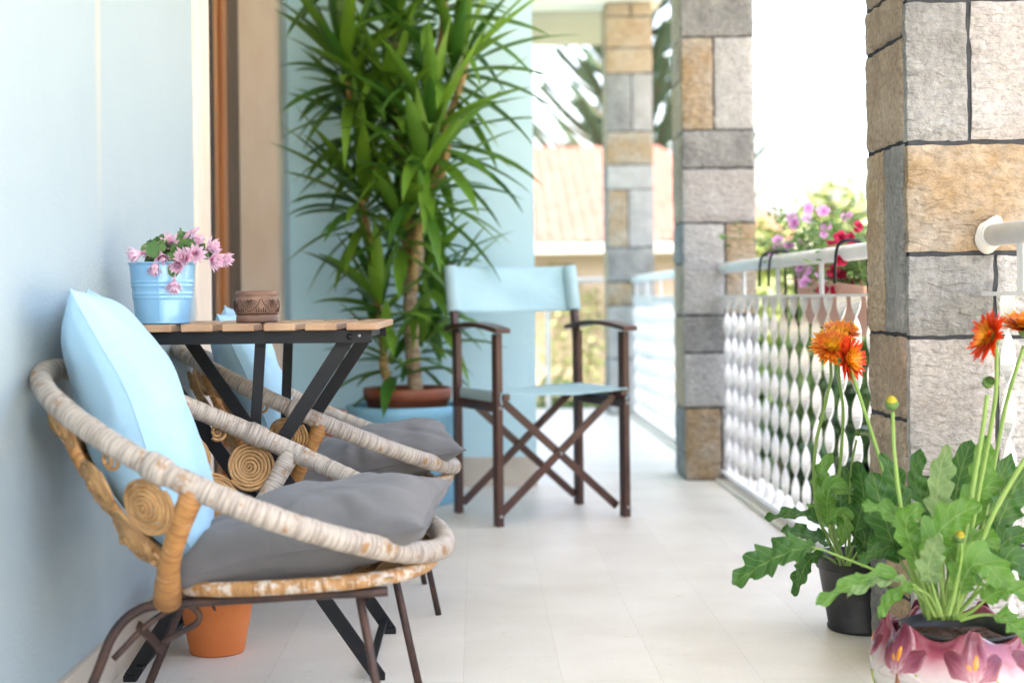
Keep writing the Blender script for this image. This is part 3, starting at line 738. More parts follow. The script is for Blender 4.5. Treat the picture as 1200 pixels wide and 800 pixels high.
# creeper on the neighbour wall
def creeper(label, x, y, z0, z1, seed):
    t = thing('climbing_plant', label, 'climber', (x, y, z0), 0, 'creepers on the cream wall')
    r = random.Random(seed); b = MB(); s = MB(); H = z1-z0
    pts = [Vector((math.sin(i*1.3)*.08, 0, H*i/8)) for i in range(9)]
    s.tube(pts, .012, 6); s.build('stem', mat['tree_bark'], t)
    for k in range(420):
        z = H*r.random(); p = Vector((r.gauss(0, .16), r.uniform(-.10, .02), z))
        n_ = Vector((r.gauss(0, .5), -1, r.gauss(0, .5)+.3)).normalized(); u = n_.orthogonal().normalized(); u = Matrix.Rotation(r.uniform(0, 6.28), 3, n_) @ u; w = n_.cross(u); L = r.uniform(.05, .1)
        b.add([p-u*L*.5, p+w*L*.3, p+u*L*.5, p-w*L*.3], [(0, 1, 2, 3)])
    b.build('leaves', mat['leaf_yellow'], t)
creeper('thin green creeper on the cream wall just right of the blue wall corner', 1.12, 20.02, -1.1, 1.25, 3)
creeper('loose creeper on the cream wall beside the farthest pillar', 1.62, 20.03, -1.1, .9, 5)
# ================================================================== FURNITURE
# ---- rattan hoop chairs (local: front = +x, floor at z = 0)
def hoop_chair(label, loc, rz):
    t = thing('rattan_chair', label, 'chair', loc, rz, 'rattan hoop chairs on iron legs')
    A = 0.345
    slope = -0.45
    def rim(a):           # a = angle, 180 deg = back
        c, s = math.cos(a), math.sin(a)
        x, y = A*c, A*s
        return Vector((x, y, .485 + slope*x + .012*math.cos(2*a) + .018*max(0, -s)**1.5))
    def seat(a):
        c, s = math.cos(a), math.sin(a)
        e = 0.62
        x = .105 + .205*math.copysign(abs(c)**e, c); y = .225*math.copysign(abs(s)**e, s)
        if c > 0: x = .105 + .225*abs(c)**.85
        return Vector((x, y, .302 + .055*(x+.1)))
    N = 460
    r = random.Random(3)
    pts = [rim(2*math.pi*i/N) for i in range(N)]
    rimr = []; cur = 0; k = 0
    for i in range(N):
        if k <= 0: cur = .0192 + r.uniform(-.0004, .0006); k = r.choice((1, 2, 2, 3, 3))
        k -= 1; rimr.append(cur + r.uniform(-.0003, .0003) + .0005*math.sin(i*.11))
    b = MB(); b.tube(pts, rimr, 14, True)
    b.build('rim', mat['rat_grey'], t)
    pts = [seat(2*math.pi*i/80) for i in range(80)]
    b = MB(); b.tube(pts, [.0125 + r.uniform(-.0006, .0006) for i in range(80)], 12, True)
    b.build('seat_ring', mat['rat_seat'], t)
    # woven seat under the cushion
    b = MB()
    for k in range(15):
        y = -.19 + .38*k/14
        q = .19 - .04*abs(y)/.19
        b.bar((.105-q, y, .301), (.105+q, y, .318), .018, .004)
    for k in range(9):
        x = -.06 + .34*k/8
        b.bar((x, -.205, .307+.055*x), (x, .205, .307+.055*x), .014, .004)
    b.build('seat_web', mat['rat_coil'], t)
    def back(s, q):       # s -1..1 round the back, q 0 seat .. 1 rim
        a = math.pi + s*R(91)
        B = Vector((-.092 + .012*s*s, -.212*s, .300))
        p = B.lerp(rim(a), q)
        out = Vector((-math.cos(s*1.3), -math.sin(s*1.3), -.4)).normalized()
        return p + out*.028*math.sin(math.pi*q)
    # posts and struts
    for s in (-1, 1):
        b = MB()
        p = [back(s*1.0, q/7) for q in range(8)]
        p[0] = p[0] + Vector((0, 0, -.012))
        b.tube(p, [.0235, .021, .0185, .0175, .0172, .0175, .0185, .021], 12)
        b.build('arm_post', mat['rat_orange' if s > 0 else 'rat_grey'] if s < 0 else mat['rat_orange'], t)
    for s in (-.40, .40):
        b = MB(); p = [back(s, q/6) for q in range(7)]
        b.tube(p, .0105, 10); b.build('back_strut', mat['rat_orange'], t)
    # coils: flat spirals of split cane
    def coil(s, q, rad, sd):
        c = back(s, q)
        du = (back(s+.05, q) - back(s-.05, q)).normalized(); dv = (back(s, q+.05) - back(s, q-.05)).normalized()
        n = du.cross(dv).normalized()
        if n.dot(Vector((c.x, c.y, 0))) < 0: n = -n
        dv = n.cross(du); c = c + n*.007
        rr = random.Random(sd); turns = int(rad/.0062); M_ = turns*26
        pp = []; rd = []
        for i in range(M_+1):
            f = i/M_; a = 2*math.pi*turns*f + sd; q_ = rad*(.03+.97*f)
            wob = 1 + .035*math.sin(a*1.0+sd) + .012*math.sin(3.3*a)
            pp.append(c + du*math.cos(a)*q_*wob + dv*math.sin(a)*q_*wob*1.02 + n*(.012*(1-f)**1.5 + rr.uniform(-.0006, .0006)))
            rd.append(.0036 + rr.uniform(-.0004, .0004))
        b = MB(); b.tube(pp, rd, 6); b.build('coil', mat['rat_coil'], t)
    for sg in (1, -1):
        for k, (s, q, rad) in enumerate(((.88, .76, .048), (.76, .45, .050), (.62, .69, .046), (.52, .91, .034), (.74, .92, .018), (.60, .36, .022)  , (.95, .40, .016))):
            coil(sg*s, q, rad, k*3.1+sg)
    for k, (s, q, rad) in enumerate(((0, .62, .075), (.25, .42, .045), (-.25, .42, .045), (.22, .8, .04), (-.22, .8, .04), (0, .22, .05))):
        coil(s, q, rad, k*2.3)
    # small bindings on the rim
    for a in (R(100), R(260)):
        p, p2 = rim(a), rim(a+.05)
        b = MB(); b.tube([p-(p2-p)*.8, p-(p2-p)*.4, p, p2, p2+(p2-p)*.4], [.020, .0228, .0225, .0230, .020], 12, v0=a); b.build('binding', mat['rat_grey'], t)
    # iron frame
    for s, dx in ((1, .03), (-1, .02)):
        b = MB()
        pth = catmull([(.275, s*.185, .300), (.12, s*.192, .293), (-.08, s*.195, .279), (-.145 + dx*.5, s*.197, .268), (-.195 + dx, s*.20, .230), (-.225 + dx, s*.203, .16), (-.295 + dx, s*.21, .0)], 6)
        b.tube(pth, .0085, 8)
        b.build('rear_leg', mat['iron'], t)
        b = MB(); b.tube([(.225, s*.175, .304), (.255, s*.185, .15), (.285, s*.195, .0)], .0075, 8); b.build('front_leg', mat['iron'], t)
        # brace with a hooked end
        b = MB()
        b.tube(catmull([(-.175, s*.20, .19), (-.12, s*.185, .245), (-.07, s*.17, .272), (-.045, s*.165, .262), (-.045, s*.162, .243), (-.075, s*.16, .225), (-.11, s*.158, .205)], 5), .0055, 8)
        b.bar((-.135, s*.195, .245), (-.105, s*.16, .195), .016, .005, (1, 0, 0))
        b.build('brace', mat['iron'], t)
    b = MB(); b.tube([(-.12, -.19, .272), (-.12, .19, .272)], .007, 8); b.build('crossbar', mat['iron'], t)
    b = MB(); b.tube([(.225, -.178, .300), (.225, .178, .300)], .007, 8); b.build('crossbar', mat['iron'], t)
    return t

def cushion_mesh(w, h, th, seed, n=72, pinch=.075, wr=.006, sagx=0.0):
    b = MB(); sd = Vector((seed*7.3, seed*3.1, seed))
    def pt(u, v, sg):
        U, V = 2*u-1, 2*v-1
        x = w/2*U*(1 - pinch*(1-V*V)*abs(U)**3); y = h/2*V*(1 - pinch*(1-U*U)*abs(V)**3)
        e = max(0.0, (1-U*U)*(1-V*V))
        z = sg*th/2*e**.46
        edge = max(abs(U), abs(V))
        # gathers that run in from the seams and corners, and broad creases
        g = math.sin(11*math.atan2(V, U)+noise.noise(sd+Vector((U*2, V*2, 0)))*5)*wr*.9*(edge**2)*e**.3
        cr = abs(noise.noise(Vector((U*1.7, V*1.5, sg)) + sd))
        cr = (cr*cr + .012)**.5
        g += (cr-.25)*wr*2.6*min(1, e*3)**.8 + noise.noise(Vector((U*3.2 + V, V*2.6, sg*2)) + sd)*wr*.6*min(1, e*4)
        z += sg*g*(1 if e > 0 else 0)
        z += noise.noise(Vector((U*1.4, V*1.4, 5)) + sd)*.012 + sagx*(U*U)
        return Vector((x, y, z))
    b.grid(lambda u, v: pt(u, v, 1), n, n)
    b.grid(lambda u, v: pt(u, v, -1), n, n, flip=True)
    edge = [pt(i/60, 0, 1) for i in range(61)] + [pt(1, i/60, 1) for i in range(1, 61)] + [pt(1-i/60, 1, 1) for i in range(1, 61)] + [pt(0, 1-i/60, 1) for i in range(1, 60)]
    return b, edge
def cushion(name, label, cat, m, size, seed, chair_loc, rz, c, ax_u, ax_v, group, wr=.006):
    """c, ax_u, ax_v are in the chair's own frame"""
    rot = Matrix.Rotation(rz, 3, 'Z')
    u = Vector(ax_u).normalized(); v = Vector(ax_v); v = (v - u*v.dot(u)).normalized(); n = u.cross(v)
    m3 = rot @ Matrix((u, v, n)).transposed()
    cb, edge = cushion_mesh(*size, seed, wr=wr)
    o = cb.build(name, m)
    pb = MB(); pb.tube(edge, .0019, 6, True); pb.build('seam', m, o)
    o.matrix_world = Matrix.Translation(Vector(chair_loc) + rot @ Vector(c)) @ m3.to_4x4()
    return tag(o, label, cat, group)

CA = ((-.405, 2.55, 0), R(-5)); CB = ((-.405, 3.70, 0), R(7))
hoop_chair('weathered rattan hoop chair at the front beside the wall, nearer the camera', *CA)
hoop_chair('rattan hoop chair half hidden behind the folding table', *CB)
gp = 'blue back pillows on the rattan chairs'; gs = 'grey seat cushions on the rattan chairs'
cushion('pillow', 'plump sky blue pillow upright in the front rattan chair', 'pillow', mat['blue_cloth'], (.365, .51, .18), 1, *CA,
        (-.196, .012, .560), (.297, -1, 0), (-.40, 0, .90), gp, .005)
cushion('pillow', 'sky blue pillow leaning in the rear rattan chair behind the table', 'pillow', mat['blue_cloth'], (.38, .48, .15), 2, *CB,
        (-.145, .02, .53), (0, -1, -.05), (-.38, 0, .9), gp, .007)
cushion('seat_cushion', 'large grey seat cushion on the front rattan chair', 'cushion', mat['grey_cloth'], (.44, .46, .15), 3, *CA,
        (.125, .0, .372), (1, 0, .20), (0, 1, .03), gs, .008)
cushion('seat_cushion', 'crumpled grey seat cushion on the rear rattan chair', 'cushion', mat['grey_cloth'], (.44, .45, .14), 4, *CB,
        (.135, .0, .372), (1, 0, .20), (0, 1, .04), gs, .011)

# ---- folding balcony table
TY0, TY1 = 2.905, 3.455
tb = thing('folding_table', 'folding table with wooden slat top and black metal crossed legs', 'table', (-.48, 3.18, 0))
O = Vector((-.48, 3.18, 0))
for k in range(7):
    x = -.757 + .0829*k
    b = MB(); b.box((x+.0315, (TY0+TY1)/2, .7175), (.063, TY1-TY0, .015))
    o = b.build('slat', mat['slat'], tb, O, bevel=.0025)
b = MB()
for y in (TY0+.030, TY1-.05):
    b.box((-.478, y, .6965), (.535, .004, .025)); b.box((-.478, y+.009, .7075), (.535, .016, .004))
for x in (-.735, -.225):
    b.box((x, 3.175, .700), (.004, .43, .018))
for x in (-.69, -.255):
    b.tube([(x, TY0+.022, .697), (x, TY0+.038, .697)], .0062, 10)
b.build('frame', mat['black_metal'], tb, O)
for bx, br_ in ((-.663, .0075), (-.236, .004)):
    b = MB(); b.tube([(bx, TY0+.026, .6985), (bx, TY0+.0275, .6985)], br_, 14); b.build('bolt', mat['steel'], tb, O)
for yy, dx in ((2.947, 0.0), (3.352, .012)):
    for (xa, xb, dy) in ((-.68, -.205, 0.0), (-.262, -.712, .010)):
        b = MB(); b.bar((xa+dx, yy+dy, .692), (xb, yy+dy, .006), .029, .007, (0, 1, 0))
        b.box((xb, yy+dy, .006), (.026, .016, .012))
        b.build('leg', mat['black_metal'], tb, O)
    b = MB(); b.bar((-.440+dx*.4, yy+.02, .69), (-.462+dx, yy+.02, .375), .022, .006, (0, 1, 0)); b.build('centre_stay', mat['black_metal'], tb, O)
b = MB()
for (x, z) in ((-.69, .03), (-.22, .03)):
    b = MB(); b.box((x, 3.15, z), (.016, .42, .006)); b.build('crossbar', mat['black_metal'], tb, O)
b = MB(); b.tube([(-.462, 2.94, .375), (-.462, 3.38, .375)], .006, 10); b.build('crossbar', mat['black_metal'], tb, O)

# ---- director's chair (front = -y)
dc = thing('folding_chair', 'dark wood folding chair with aqua canvas seat and back', 'chair', (.225, 5.165, 0), R(23))
HW, HD = .243, .178
W_ = mat['chair_wood']
for sx in (-1, 1):
    b = MB(); b.box((sx*HW, -HD, .325), (.023, .042, .65)); b.build('front_leg', W_, dc, bevel=.003)
    b = MB(); b.box((sx*HW, HD, .325), (.023, .042, .65)); b.build('rear_leg', W_, dc, bevel=.003)
    b = MB(); b.bar((sx*HW, HD+.004, .62), (sx*HW, HD+.062, .895), .022, .032, (0, 1, 0)); b.build('back_post', W_, dc, bevel=.003)
    # arched arm board
    b = MB(); n = 14; L0, L1 = -HD-.055, HD+.055
    vs = []; fs = []
    for i in range(n+1):
        f = i/n; y = L0 + (L1-L0)*f; z = .652 + .020*math.sin(math.pi*f); wd = .028 + .004*math.sin(math.pi*f)
        for (p, q) in ((-wd, 0), (wd, 0), (wd, .017), (-wd, .017)): vs.append((sx*HW+p, y, z+q))
    for i in range(n):
        for j in range(4): fs.append((i*4+j, i*4+(j+1) % 4, i*4+4+(j+1) % 4, i*4+4+j))
    fs += [(3, 2, 1, 0), (n*4, n*4+1, n*4+2, n*4+3)]
    b.add(vs, fs, 0, None, False); b.build('armrest', W_, dc, bevel=.004)
    b = MB(); b.box((sx*(HW-.002), 0, .40), (.018, 2*HD-.02, .034)); b.build('side_rail', W_, dc, bevel=.003)
    b = MB(); b.box((sx*.225, -.005, .437), (.026, .42, .022)); b.build('seat_rail', W_, dc, bevel=.003)
for y, st in ((-HD-.003, 1), (HD-.03, -1)):
    for k, sx in enumerate((1, -1)):
        b = MB(); yy = y + .011*k
        b.bar((sx*.222, yy+.026, .43), (-sx*.228, yy+.026, .035), .027, .012, (0, 1, 0)); b.build('cross_leg', W_, dc, bevel=.002)
for (bx, by, bz) in ((-HW, -HD-.0225, .035), (HW, -HD-.0225, .035), (-HW, -HD-.0225, .40), (HW, -HD-.0225, .40), (0, -HD+.010, .232)):
    b = MB(); b.tube([(bx, by, bz), (bx, by-.0015, bz)], .006, 10); b.build('bolt', mat['steel'], dc)
def sheet(fn, nu, nv, th, name, m):
    b = MB(); b.grid(fn, nu, nv); return b.build(name, m, dc, thick=th)
def seatpt(u, v):
    U, V = 2*u-1, 2*v-1
    x = U*.236; y = V*.208
    return Vector((x, y, .4515 - .018*(1-U*U)*(1-.3*V*V) + .002*math.sin(9*U+3*V)*(1-U*U)))
sheet(seatpt, 30, 20, .004, 'seat', mat['canvas'])
for sx in (-1, 1):
    b = MB()
    b.grid(lambda u, v: Vector((sx*(.238 + .004*math.sin(v*3.1)), -.208+.416*u, .4535-.042*v)), 16, 5)
    b.build('seat_sleeve', mat['canvas'], dc, thick=.003)
def backpt(u, v):
    U, V = 2*u-1, v
    z = .722 + .168*V
    y0 = HD + .012 + .058*(z-.62)/.275
    return Vector((U*.262, y0 + .030*(1-U*U) - .004 + .0045*math.sin(7*V+3.5*U)*(1-U*U) + .003*math.sin(2.2*V-6*U), z - .004*(1-U*U)))
bk = sheet(backpt, 30, 14, .004, 'back_canvas', mat['canvas'])
for sx in (-1, 1):
    b = MB()
    b.lathe([(.023, -.084), (.0245, -.08), (.0245, .08), (.023, .084)], 16)
    o = b.build('sleeve', mat['canvas'], bk); o.location = (sx*.243, HD+.036+.004, .806); o.rotation_euler = (-math.atan(.058/.275), 0, 0)
# ================================================================== POTS AND PLANTS
# ---- blue tin bucket, with pink flowering cactus
bc = P(191, 380, 2.998); bc.z = .7255
tin = thing('tin_bucket', 'small sky blue ribbed tin bucket holding the pink flowers on the table', 'bucket', bc)
b = MB()
r0, r1, H = .0545, .0675, .127
def rr_(z): return r0 + (r1-r0)*z/H
prof = [(0, .003), (r0-.003, .003), (r0, 0.0), (r0+.0012, .003)]
for i in range(60):
    z = .005 + (H-.009)*i/59; q = rr_(z)
    for zc in (.054, .062, .078, .086): q += .0016*math.exp(-((z-zc)/.0022)**2)
    prof.append((q, z))
prof += [(r1+.0022, H-.004), (r1+.0030, H-.0015), (r1+.0015, H), (r1-.001, H-.002), (rr_(.10)-.001, .10)]
b.lathe(prof, 64); b.box((0.004, -rr_(.064)-.0002, .064), (.004, .0015, .115), Matrix.Rotation(math.atan(-(r1-r0)/H), 3, 'X').inverted())
b.build('body', mat['tin_blue'], tin)
b = MB(); b.lathe([(.0005, .108), (.04, .107), (rr_(.1)-.002, .104)], 30, fn=lambda r, z, a, i: (r, z + .003*math.sin(5*a+i))); b.build('soil', mat['soil'], tin)

def petal(b, base, d, up, L, W, curl, mat_i=0, segs=4, tipw=.25, cup=.15):
    """pointed petal: base point, outward direction, up direction"""
    d = d.normalized(); up = (up - d*up.dot(d)).normalized(); s = d.cross(up)
    vs, fs, uvs = [], [], []
    for i in range(segs+1):
        t = i/segs
        w = W*(math.sin(math.pi*(t*.82+.12))**.8) if t < .999 else W*tipw*.5
        c = base + d*L*t*math.cos(curl*t*.6) + up*L*math.sin(curl*t)*t*.6
        vs += [c - s*w/2 + up*w*cup, c, c + s*w/2 + up*w*cup]
    for i in range(segs):
        for j in range(2):
            a = i*3+j
            fs.append((a, a+1, a+4, a+3))
            uvs.append([(j/2, i/segs), ((j+1)/2, i/segs), ((j+1)/2, (i+1)/segs), (j/2, (i+1)/segs)])
    b.add(vs, fs, mat_i, uvs)
def dirs(ax):
    ax = ax.normalized(); u = ax.orthogonal().normalized(); return ax, u, ax.cross(u)

ck = thing('flowering_cactus', 'trailing cactus with pale pink star flowers in the blue bucket', 'plant', bc + Vector((0, 0, .105)))
r = random.Random(21)
# flat jointed pads, arching over the rim toward each flower
flw = [(160, 298, -.06, (-1, -.4, -.25)), (178, 293, -.04, (-.7, -.5, -.4)), (182, 313, -.07, (-.1, -.6, -1)), (190, 303, -.06, (.35, -.7, -.8)), (199, 285, -.02, (.1, -.9, .5)),
       (217, 280, .0, (.5, -.3, .8)), (224, 273, .02, (.9, -.1, .6)), (228, 284, .0, (.6, -.5, .3)), (229, 297, -.05, (.3, -.95, .1)), (208, 311, -.075, (.05, -.9, -.3)), (204, 334, -.075, (.0, -.4, -1)),
       (215, 302, -.06, (-.3, -.8, .1)), (248, 290, .0, (1, -.3, .35)), (252, 305, -.02, (.9, -.5, -.25)), (262, 303, .0, (1, -.4, -.3))]
pads = MB()
for (x, y, dy, ax) in flw:
    tip = P(x, y, bc.y + dy); axv = Vector(ax).normalized()
    base = bc + Vector((r.uniform(-.03, .03), r.uniform(-.03, .03), .108))
    end = tip - axv*.018
    mid = (base + end)/2 + Vector((0, 0, .035 + r.uniform(0, .015)))
    path = catmull([base, mid, end], 4); n = len(path)
    for i in range(0, n-2, 2):
        a, e = path[i], path[min(n-1, i+2)]
        d = (e-a); s = d.cross(Vector((r.uniform(-.4, .4), -1, r.uniform(-.2, .6)))).normalized(); nn = s.cross(d).normalized()
        w = r.uniform(.007, .011)
        pts = [a - s*.003, a + d*.3 - s*w, a + d*.75 - s*w*1.05, e - s*.004, e + s*.004, a + d*.75 + s*w*1.05, a + d*.3 + s*w, a + s*.003]
        pads.add([p + nn*.001 for p in pts] + [p - nn*.001 for p in pts], [(0, 1, 6, 7), (1, 2, 5, 6), (2, 3, 4, 5), (15, 14, 9, 8), (14, 13, 10, 9), (13, 12, 11, 10)], 0)
# the one broad pad in front
c = P(179, 292, bc.y-.068)
pads.add([c+Vector(p) for p in ((-.012, 0, -.012), (.002, -.002, -.019), (.012, 0, -.011), (.014, 0, .006), (.006, .003, .017), (-.008, .003, .015), (-.016, 0, .002))], [(0, 1, 2, 3), (0, 3, 4, 5), (0, 5, 6)], 0)
pads.build('pads', mat['cactus'], ck, ck.location)
for i, (x, y, dy, ax) in enumerate(flw):
    tip = P(x, y, bc.y + dy); axv, u, v = dirs(Vector(ax))
    b = MB()
    op = r.uniform(.55, 1.15) if i not in (5, 6) else .3
    for ring, (k, L, o) in enumerate(((10, .031, op), (9, .029, op*.65), (6, .022, op*.35))):
        for q in range(k):
            a = 2*math.pi*q/k + ring*.35 + r.uniform(-.1, .1)
            rad = u*math.cos(a) + v*math.sin(a)
            d = axv*math.cos(o) + rad*math.sin(o)
            petal(b, tip - axv*.012 + axv*.004*ring, d, axv - rad*.2, L*r.uniform(.88, 1.1), .0088, .30, tipw=.12)
    b.tube([tip-axv*.022, tip-axv*.010], [.002, .0042], 6)
    for q in range(7):
        a = q*.9; b.tube([tip-axv*.01, tip+axv*.009+(u*math.cos(a)+v*math.sin(a))*.004], .0005, 3)
    b.build('flower', mat['pink'], ck, ck.location)

# ---- carved wooden pot
wc = P(301, 375, 3.05); wc.z = .7255
wp = thing('carved_bowl', 'small round carved brown wooden pot standing on the slat table', 'pot', wc)
b = MB()
b.lathe([(.0005, .002), (.040, .002), (.0425, 0), (.0432, .004), (.0432, .013), (.0415, .0155), (.0405, .017), (.0445, .020), (.0465, .028), (.0468, .040), (.0458, .050), (.0435, .0535), (.0425, .0545), (.0440, .0565), (.0448, .0605), (.0432, .0655), (.040, .0665), (.034, .0655), (.031, .060), (.030, .02), (.0005, .018)], 64)
b.build('body', mat['carved'], wp)
b = MB()
def wpt(a, z, o=.0004):
    q = .0445 + (.0468-.0445)*min(1, (z-.02)/.012) if z < .040 else .0468 - .0022*((z-.040)/.012)
    return Vector((math.sin(a)*(q+o), -math.cos(a)*(q+o), z))
for k in range(6):
    a0 = k*math.pi/3 + R(-10)
    for q in range(9):                              # fan of petals
        th = R(-80 + 20*q); 
        pts = [wpt(a0 + math.sin(th)*.055, .0485 - math.cos(th)*.002), wpt(a0 + math.sin(th)*.20, .0485 - .012*math.cos(th)*1.0-.001), wpt(a0 + math.sin(th)*.34, .0485 - .020*math.cos(th)*.9-.002)]
        b.tube(catmull(pts, 3), .0008, 5)
    b.tube(catmull([wpt(a0 + .5*s/4, .049 - .024*math.cos(R(90*s/4))**.8) for s in range(-4, 5)], 3), .0009, 5)
    for q in range(5):
        a = a0 + math.pi/6 + R(-12 + 6*q)
        b.tube([wpt(a, .0225), wpt(a, .029 + .003*(q % 2))], .0011, 5)
b.lathe([(.0462, .0185), (.0452, .0175), (.0442, .0165)], 48)
b.build('carving', mat['carve_dark'], wp)
for (sx, x) in ((0, 0),):
    b = MB(); b.lathe([(.0005, .021), (.0298, .021)], 24); b.build('inside', mat['carve_dark'], wp)

# ---- terracotta pots on the floor
def pot(name, label, cat, loc, r0, r1, H, rim, m, soil=True, group=None, n=56, rimh=.035):
    t = thing(name, label, cat, loc, 0, group)
    b = MB(); hb = H-rimh
    b.lathe([(.0005, .004), (r0*.9, .004), (r0*.97, 0), (r0, .004), (r0+(r1-r0)*.5, hb*.5), (r1, hb), (r1+rim, hb+.003), (r1+rim*1.25, H-.006), (r1+rim*1.1, H), (r1-.004, H), (r1-.008, H-.02), (r1*.9, H*.75)], n)
    b.build('body', m, t)
    if soil:
        b = MB(); b.lathe([(.0005, H-.025), (r1*.5, H-.022), (r1-.006, H-.027)], 32, fn=lambda r, z, a, i: (r, z + .004*math.sin(4*a+i*2))); b.build('soil', mat['soil'], t)
    return t
pot('terracotta_pot', 'bright orange terracotta flowerpot on the floor under the front chair', 'pot', (-.578, 3.20, 0), .060, .083, .165, .006, mat['terracotta'])
pot('terracotta_pot', 'dark brownish terracotta pot behind the rear rattan chair', 'pot', (-.585, 5.05, 0), .105, .125, .385, .008, mat['terra_dark'], rimh=.05)

# ---- blue planter with terracotta inset, yucca
YC = P(474, 480, 5.55); YC.z = 0
pl = thing('planter', 'large round matte blue planter on the floor below the yucca', 'planter', YC)
b = MB(); b.lathe([(.0005, .0), (.188, .0), (.195, .006), (.216, .325), (.222, .328), (.224, .365), (.218, .370), (.205, .366), (.198, .33), (.0005, .32)], 72)
b.build('body', mat['pot_blue'], pl)
tp = thing('terracotta_pot', 'wide red brown terracotta pot rim set inside the blue planter', 'pot', YC + Vector((.012, 0, .322)))
b = MB(); b.lathe([(.0005, .002), (.14, .002), (.150, .0), (.158, .066), (.168, .068), (.171, .108), (.166, .113), (.155, .110), (.150, .085)], 64); b.build('body', mat['terra_dark'], tp)
b = MB(); b.lathe([(.0005, .092), (.08, .094), (.152, .088)], 32, fn=lambda r, z, a, i: (r, z + .005*math.sin(4*a+i*2))); b.build('soil', mat['soil'], tp)

yu = thing('yucca_plant', 'tall leafy yucca with several golden trunks growing from the blue planter', 'plant', YC + Vector((.012, 0, .41)))
def strap_leaf(b, base, d, L, W, droop, r):
    d = d.normalized(); up = Vector((0, 0, 1)); s = d.cross(up)
    if s.length < .05: s = Vector((1, 0, 0))
    s.normalize(); nseg = 7
    vs, fs = [], []
    p = base.copy(); cur = d.copy(); tw = r.uniform(-.5, .5)
    for i in range(nseg+1):
        t = i/nseg
        w = W*(.42 + .58*min(1, t*3.2))*(1 - max(0, (t-.45)/.55)**1.5*.97)
        n_ = s.cross(cur).normalized(); ss = (s*math.cos(tw*t) + n_*math.sin(tw*t))
        vs += [p - ss*w/2 + n_*w*.20, p, p + ss*w/2 + n_*w*.20]
        cur = (cur + Vector((0, 0, -1))*droop*(.35+t)*.30).normalized()
        p = p + cur*L/nseg
    for i in range(nseg):
        for j in range(2):
            a = i*3+j; fs.append((a, a+1, a+4, a+3))
    b.add(vs, fs, 0)
def rosette(x, y, Y, tilt, n, L, seed, drp=1.0, wd=.036):
    r = random.Random(seed); c = P(x, y, Y); ax, u, v = dirs(Vector(tilt))
    b = MB()
    for k in range(n):
        f = k/n                                     # 0 = heart, 1 = oldest, lowest leaf
        a = k*2.39996 + r.uniform(-.2, .2)
        rad = u*math.cos(a) + v*math.sin(a)
        o = .15 + 1.75*f**.8 + r.uniform(-.12, .12)
        d = ax*math.cos(o) + rad*math.sin(o)
        base = c - ax*(.02 + .16*f) + rad*.012
        # keep the leaves off the wall and out of the end wall
        ll = L*1.07*r.uniform(.75, 1.1)*(1 - .25*max(0, .3-f))
        e = base + d*ll
        if e.y > 5.93: d.y -= (e.y-5.90)/ll; e = base + d*ll
        if e.x < -.72: d.x += (-.70-e.x)/ll
        ll *= d.length
        strap_leaf(b, base, d, ll, wd*r.uniform(.8, 1.15), drp*(.25 + .8*f)*r.uniform(.5, 1.4), r)
    b.build('rosette', mat['yucca'], yu, yu.location)
    return c
YB = YC.y
heads = [  # x, y, depth, tilt, leaves, length
    (402, 62, 5.50, (-.15, -.1, 1), 34, .40), (522, -20, 5.45, (.2, -.1, 1), 38, .42), (462, 20, 5.65, (0, 0, 1), 34, .40),
    (512, 135, 5.35, (.34, -.25, 1), 44, .44), (548, 62, 5.42, (.55, -.1, .85), 28, .42), (380, -60, 5.6, (-.2, 0, 1), 26, .38), (455, 105, 5.45, (-.05, -.2, 1), 34, .38), (421, 215, 5.45, (-.2, -.25, 1), 40, .40),
    (500, 188, 5.3, (.15, -.3, 1), 32, .36), (470, 245, 5.38, (.0, -.3, 1), 24, .34), (438, 338, 5.40, (-.3, -.25, 1), 24, .33), (500, 300, 5.66, (.3, 0, 1), 22, .34),
    (446, 398, 5.42, (-.35, -.2, 1), 15, .27), (506, 385, 5.64, (.45, -.1, 1), 15, .28), (522, 335, 5.68, (.5, .0, 1), 18, .32), (425, 130, 5.65, (-.3, 0, 1), 26, .38)]
tips = []
for k, (x, y, Y, tl, n, L) in enumerate(heads):
    tips.append(rosette(x, y, Y, tl, n, L, 100+k, drp=.5, wd=.051))
basep = {'a': P(488, 458, 5.52), 'b': P(457, 458, 5.48), 'c': P(472, 458, 5.62)}
def trunk(px, r0, r1, m, knob=.12):
    pts = catmull([P(*p) for p in px], 10); n = len(pts); rr = random.Random(int(px[0][0]))
    b = MB(); b.tube(pts, [(r0 + (r1-r0)*i/n)*(1 + knob*math.sin(i*1.9)*.6 + rr.uniform(-.06, .06)) for i in range(n)], 12)
    b.build('trunk', m, yu, yu.location)
trunk([(488, 466, 5.52), (484, 420, 5.52), (481, 340, 5.50), (490, 300, 5.50), (482, 250, 5.52), (470, 190, 5.55), (462, 60, 5.62), (462, 20, 5.65)], .030, .018, mat['bark'])
trunk([(462, 466, 5.48), (450, 430, 5.47), (449, 390, 5.45), (440, 340, 5.42), (432, 280, 5.44), (424, 235, 5.45)], .018, .013, mat['bark_gold'])
trunk([(484, 345, 5.50), (487, 290, 5.45), (500, 235, 5.42), (517, 205, 5.38), (524, 170, 5.36), (520, 130, 5.36)], .017, .015, mat['bark_gold'])
trunk([(480, 330, 5.52), (473, 250, 5.50), (468, 210, 5.48), (472, 150, 5.46), (455, 110, 5.45)], .017, .013, mat['bark_gold'])
trunk([(481, 300, 5.52), (458, 240, 5.52), (440, 200, 5.52), (422, 160, 5.52), (405, 90, 5.50)], .016, .013, mat['bark_gold'])
trunk([(505, 215, 5.44), (522, 150, 5.42), (540, 100, 5.42), (548, 66, 5.42)], .014, .012, mat['bark_gold'])
trunk([(470, 210, 5.54), (500, 120, 5.5), (518, 40, 5.46), (522, -15, 5.45)], .016, .014, mat['bark_gold'])

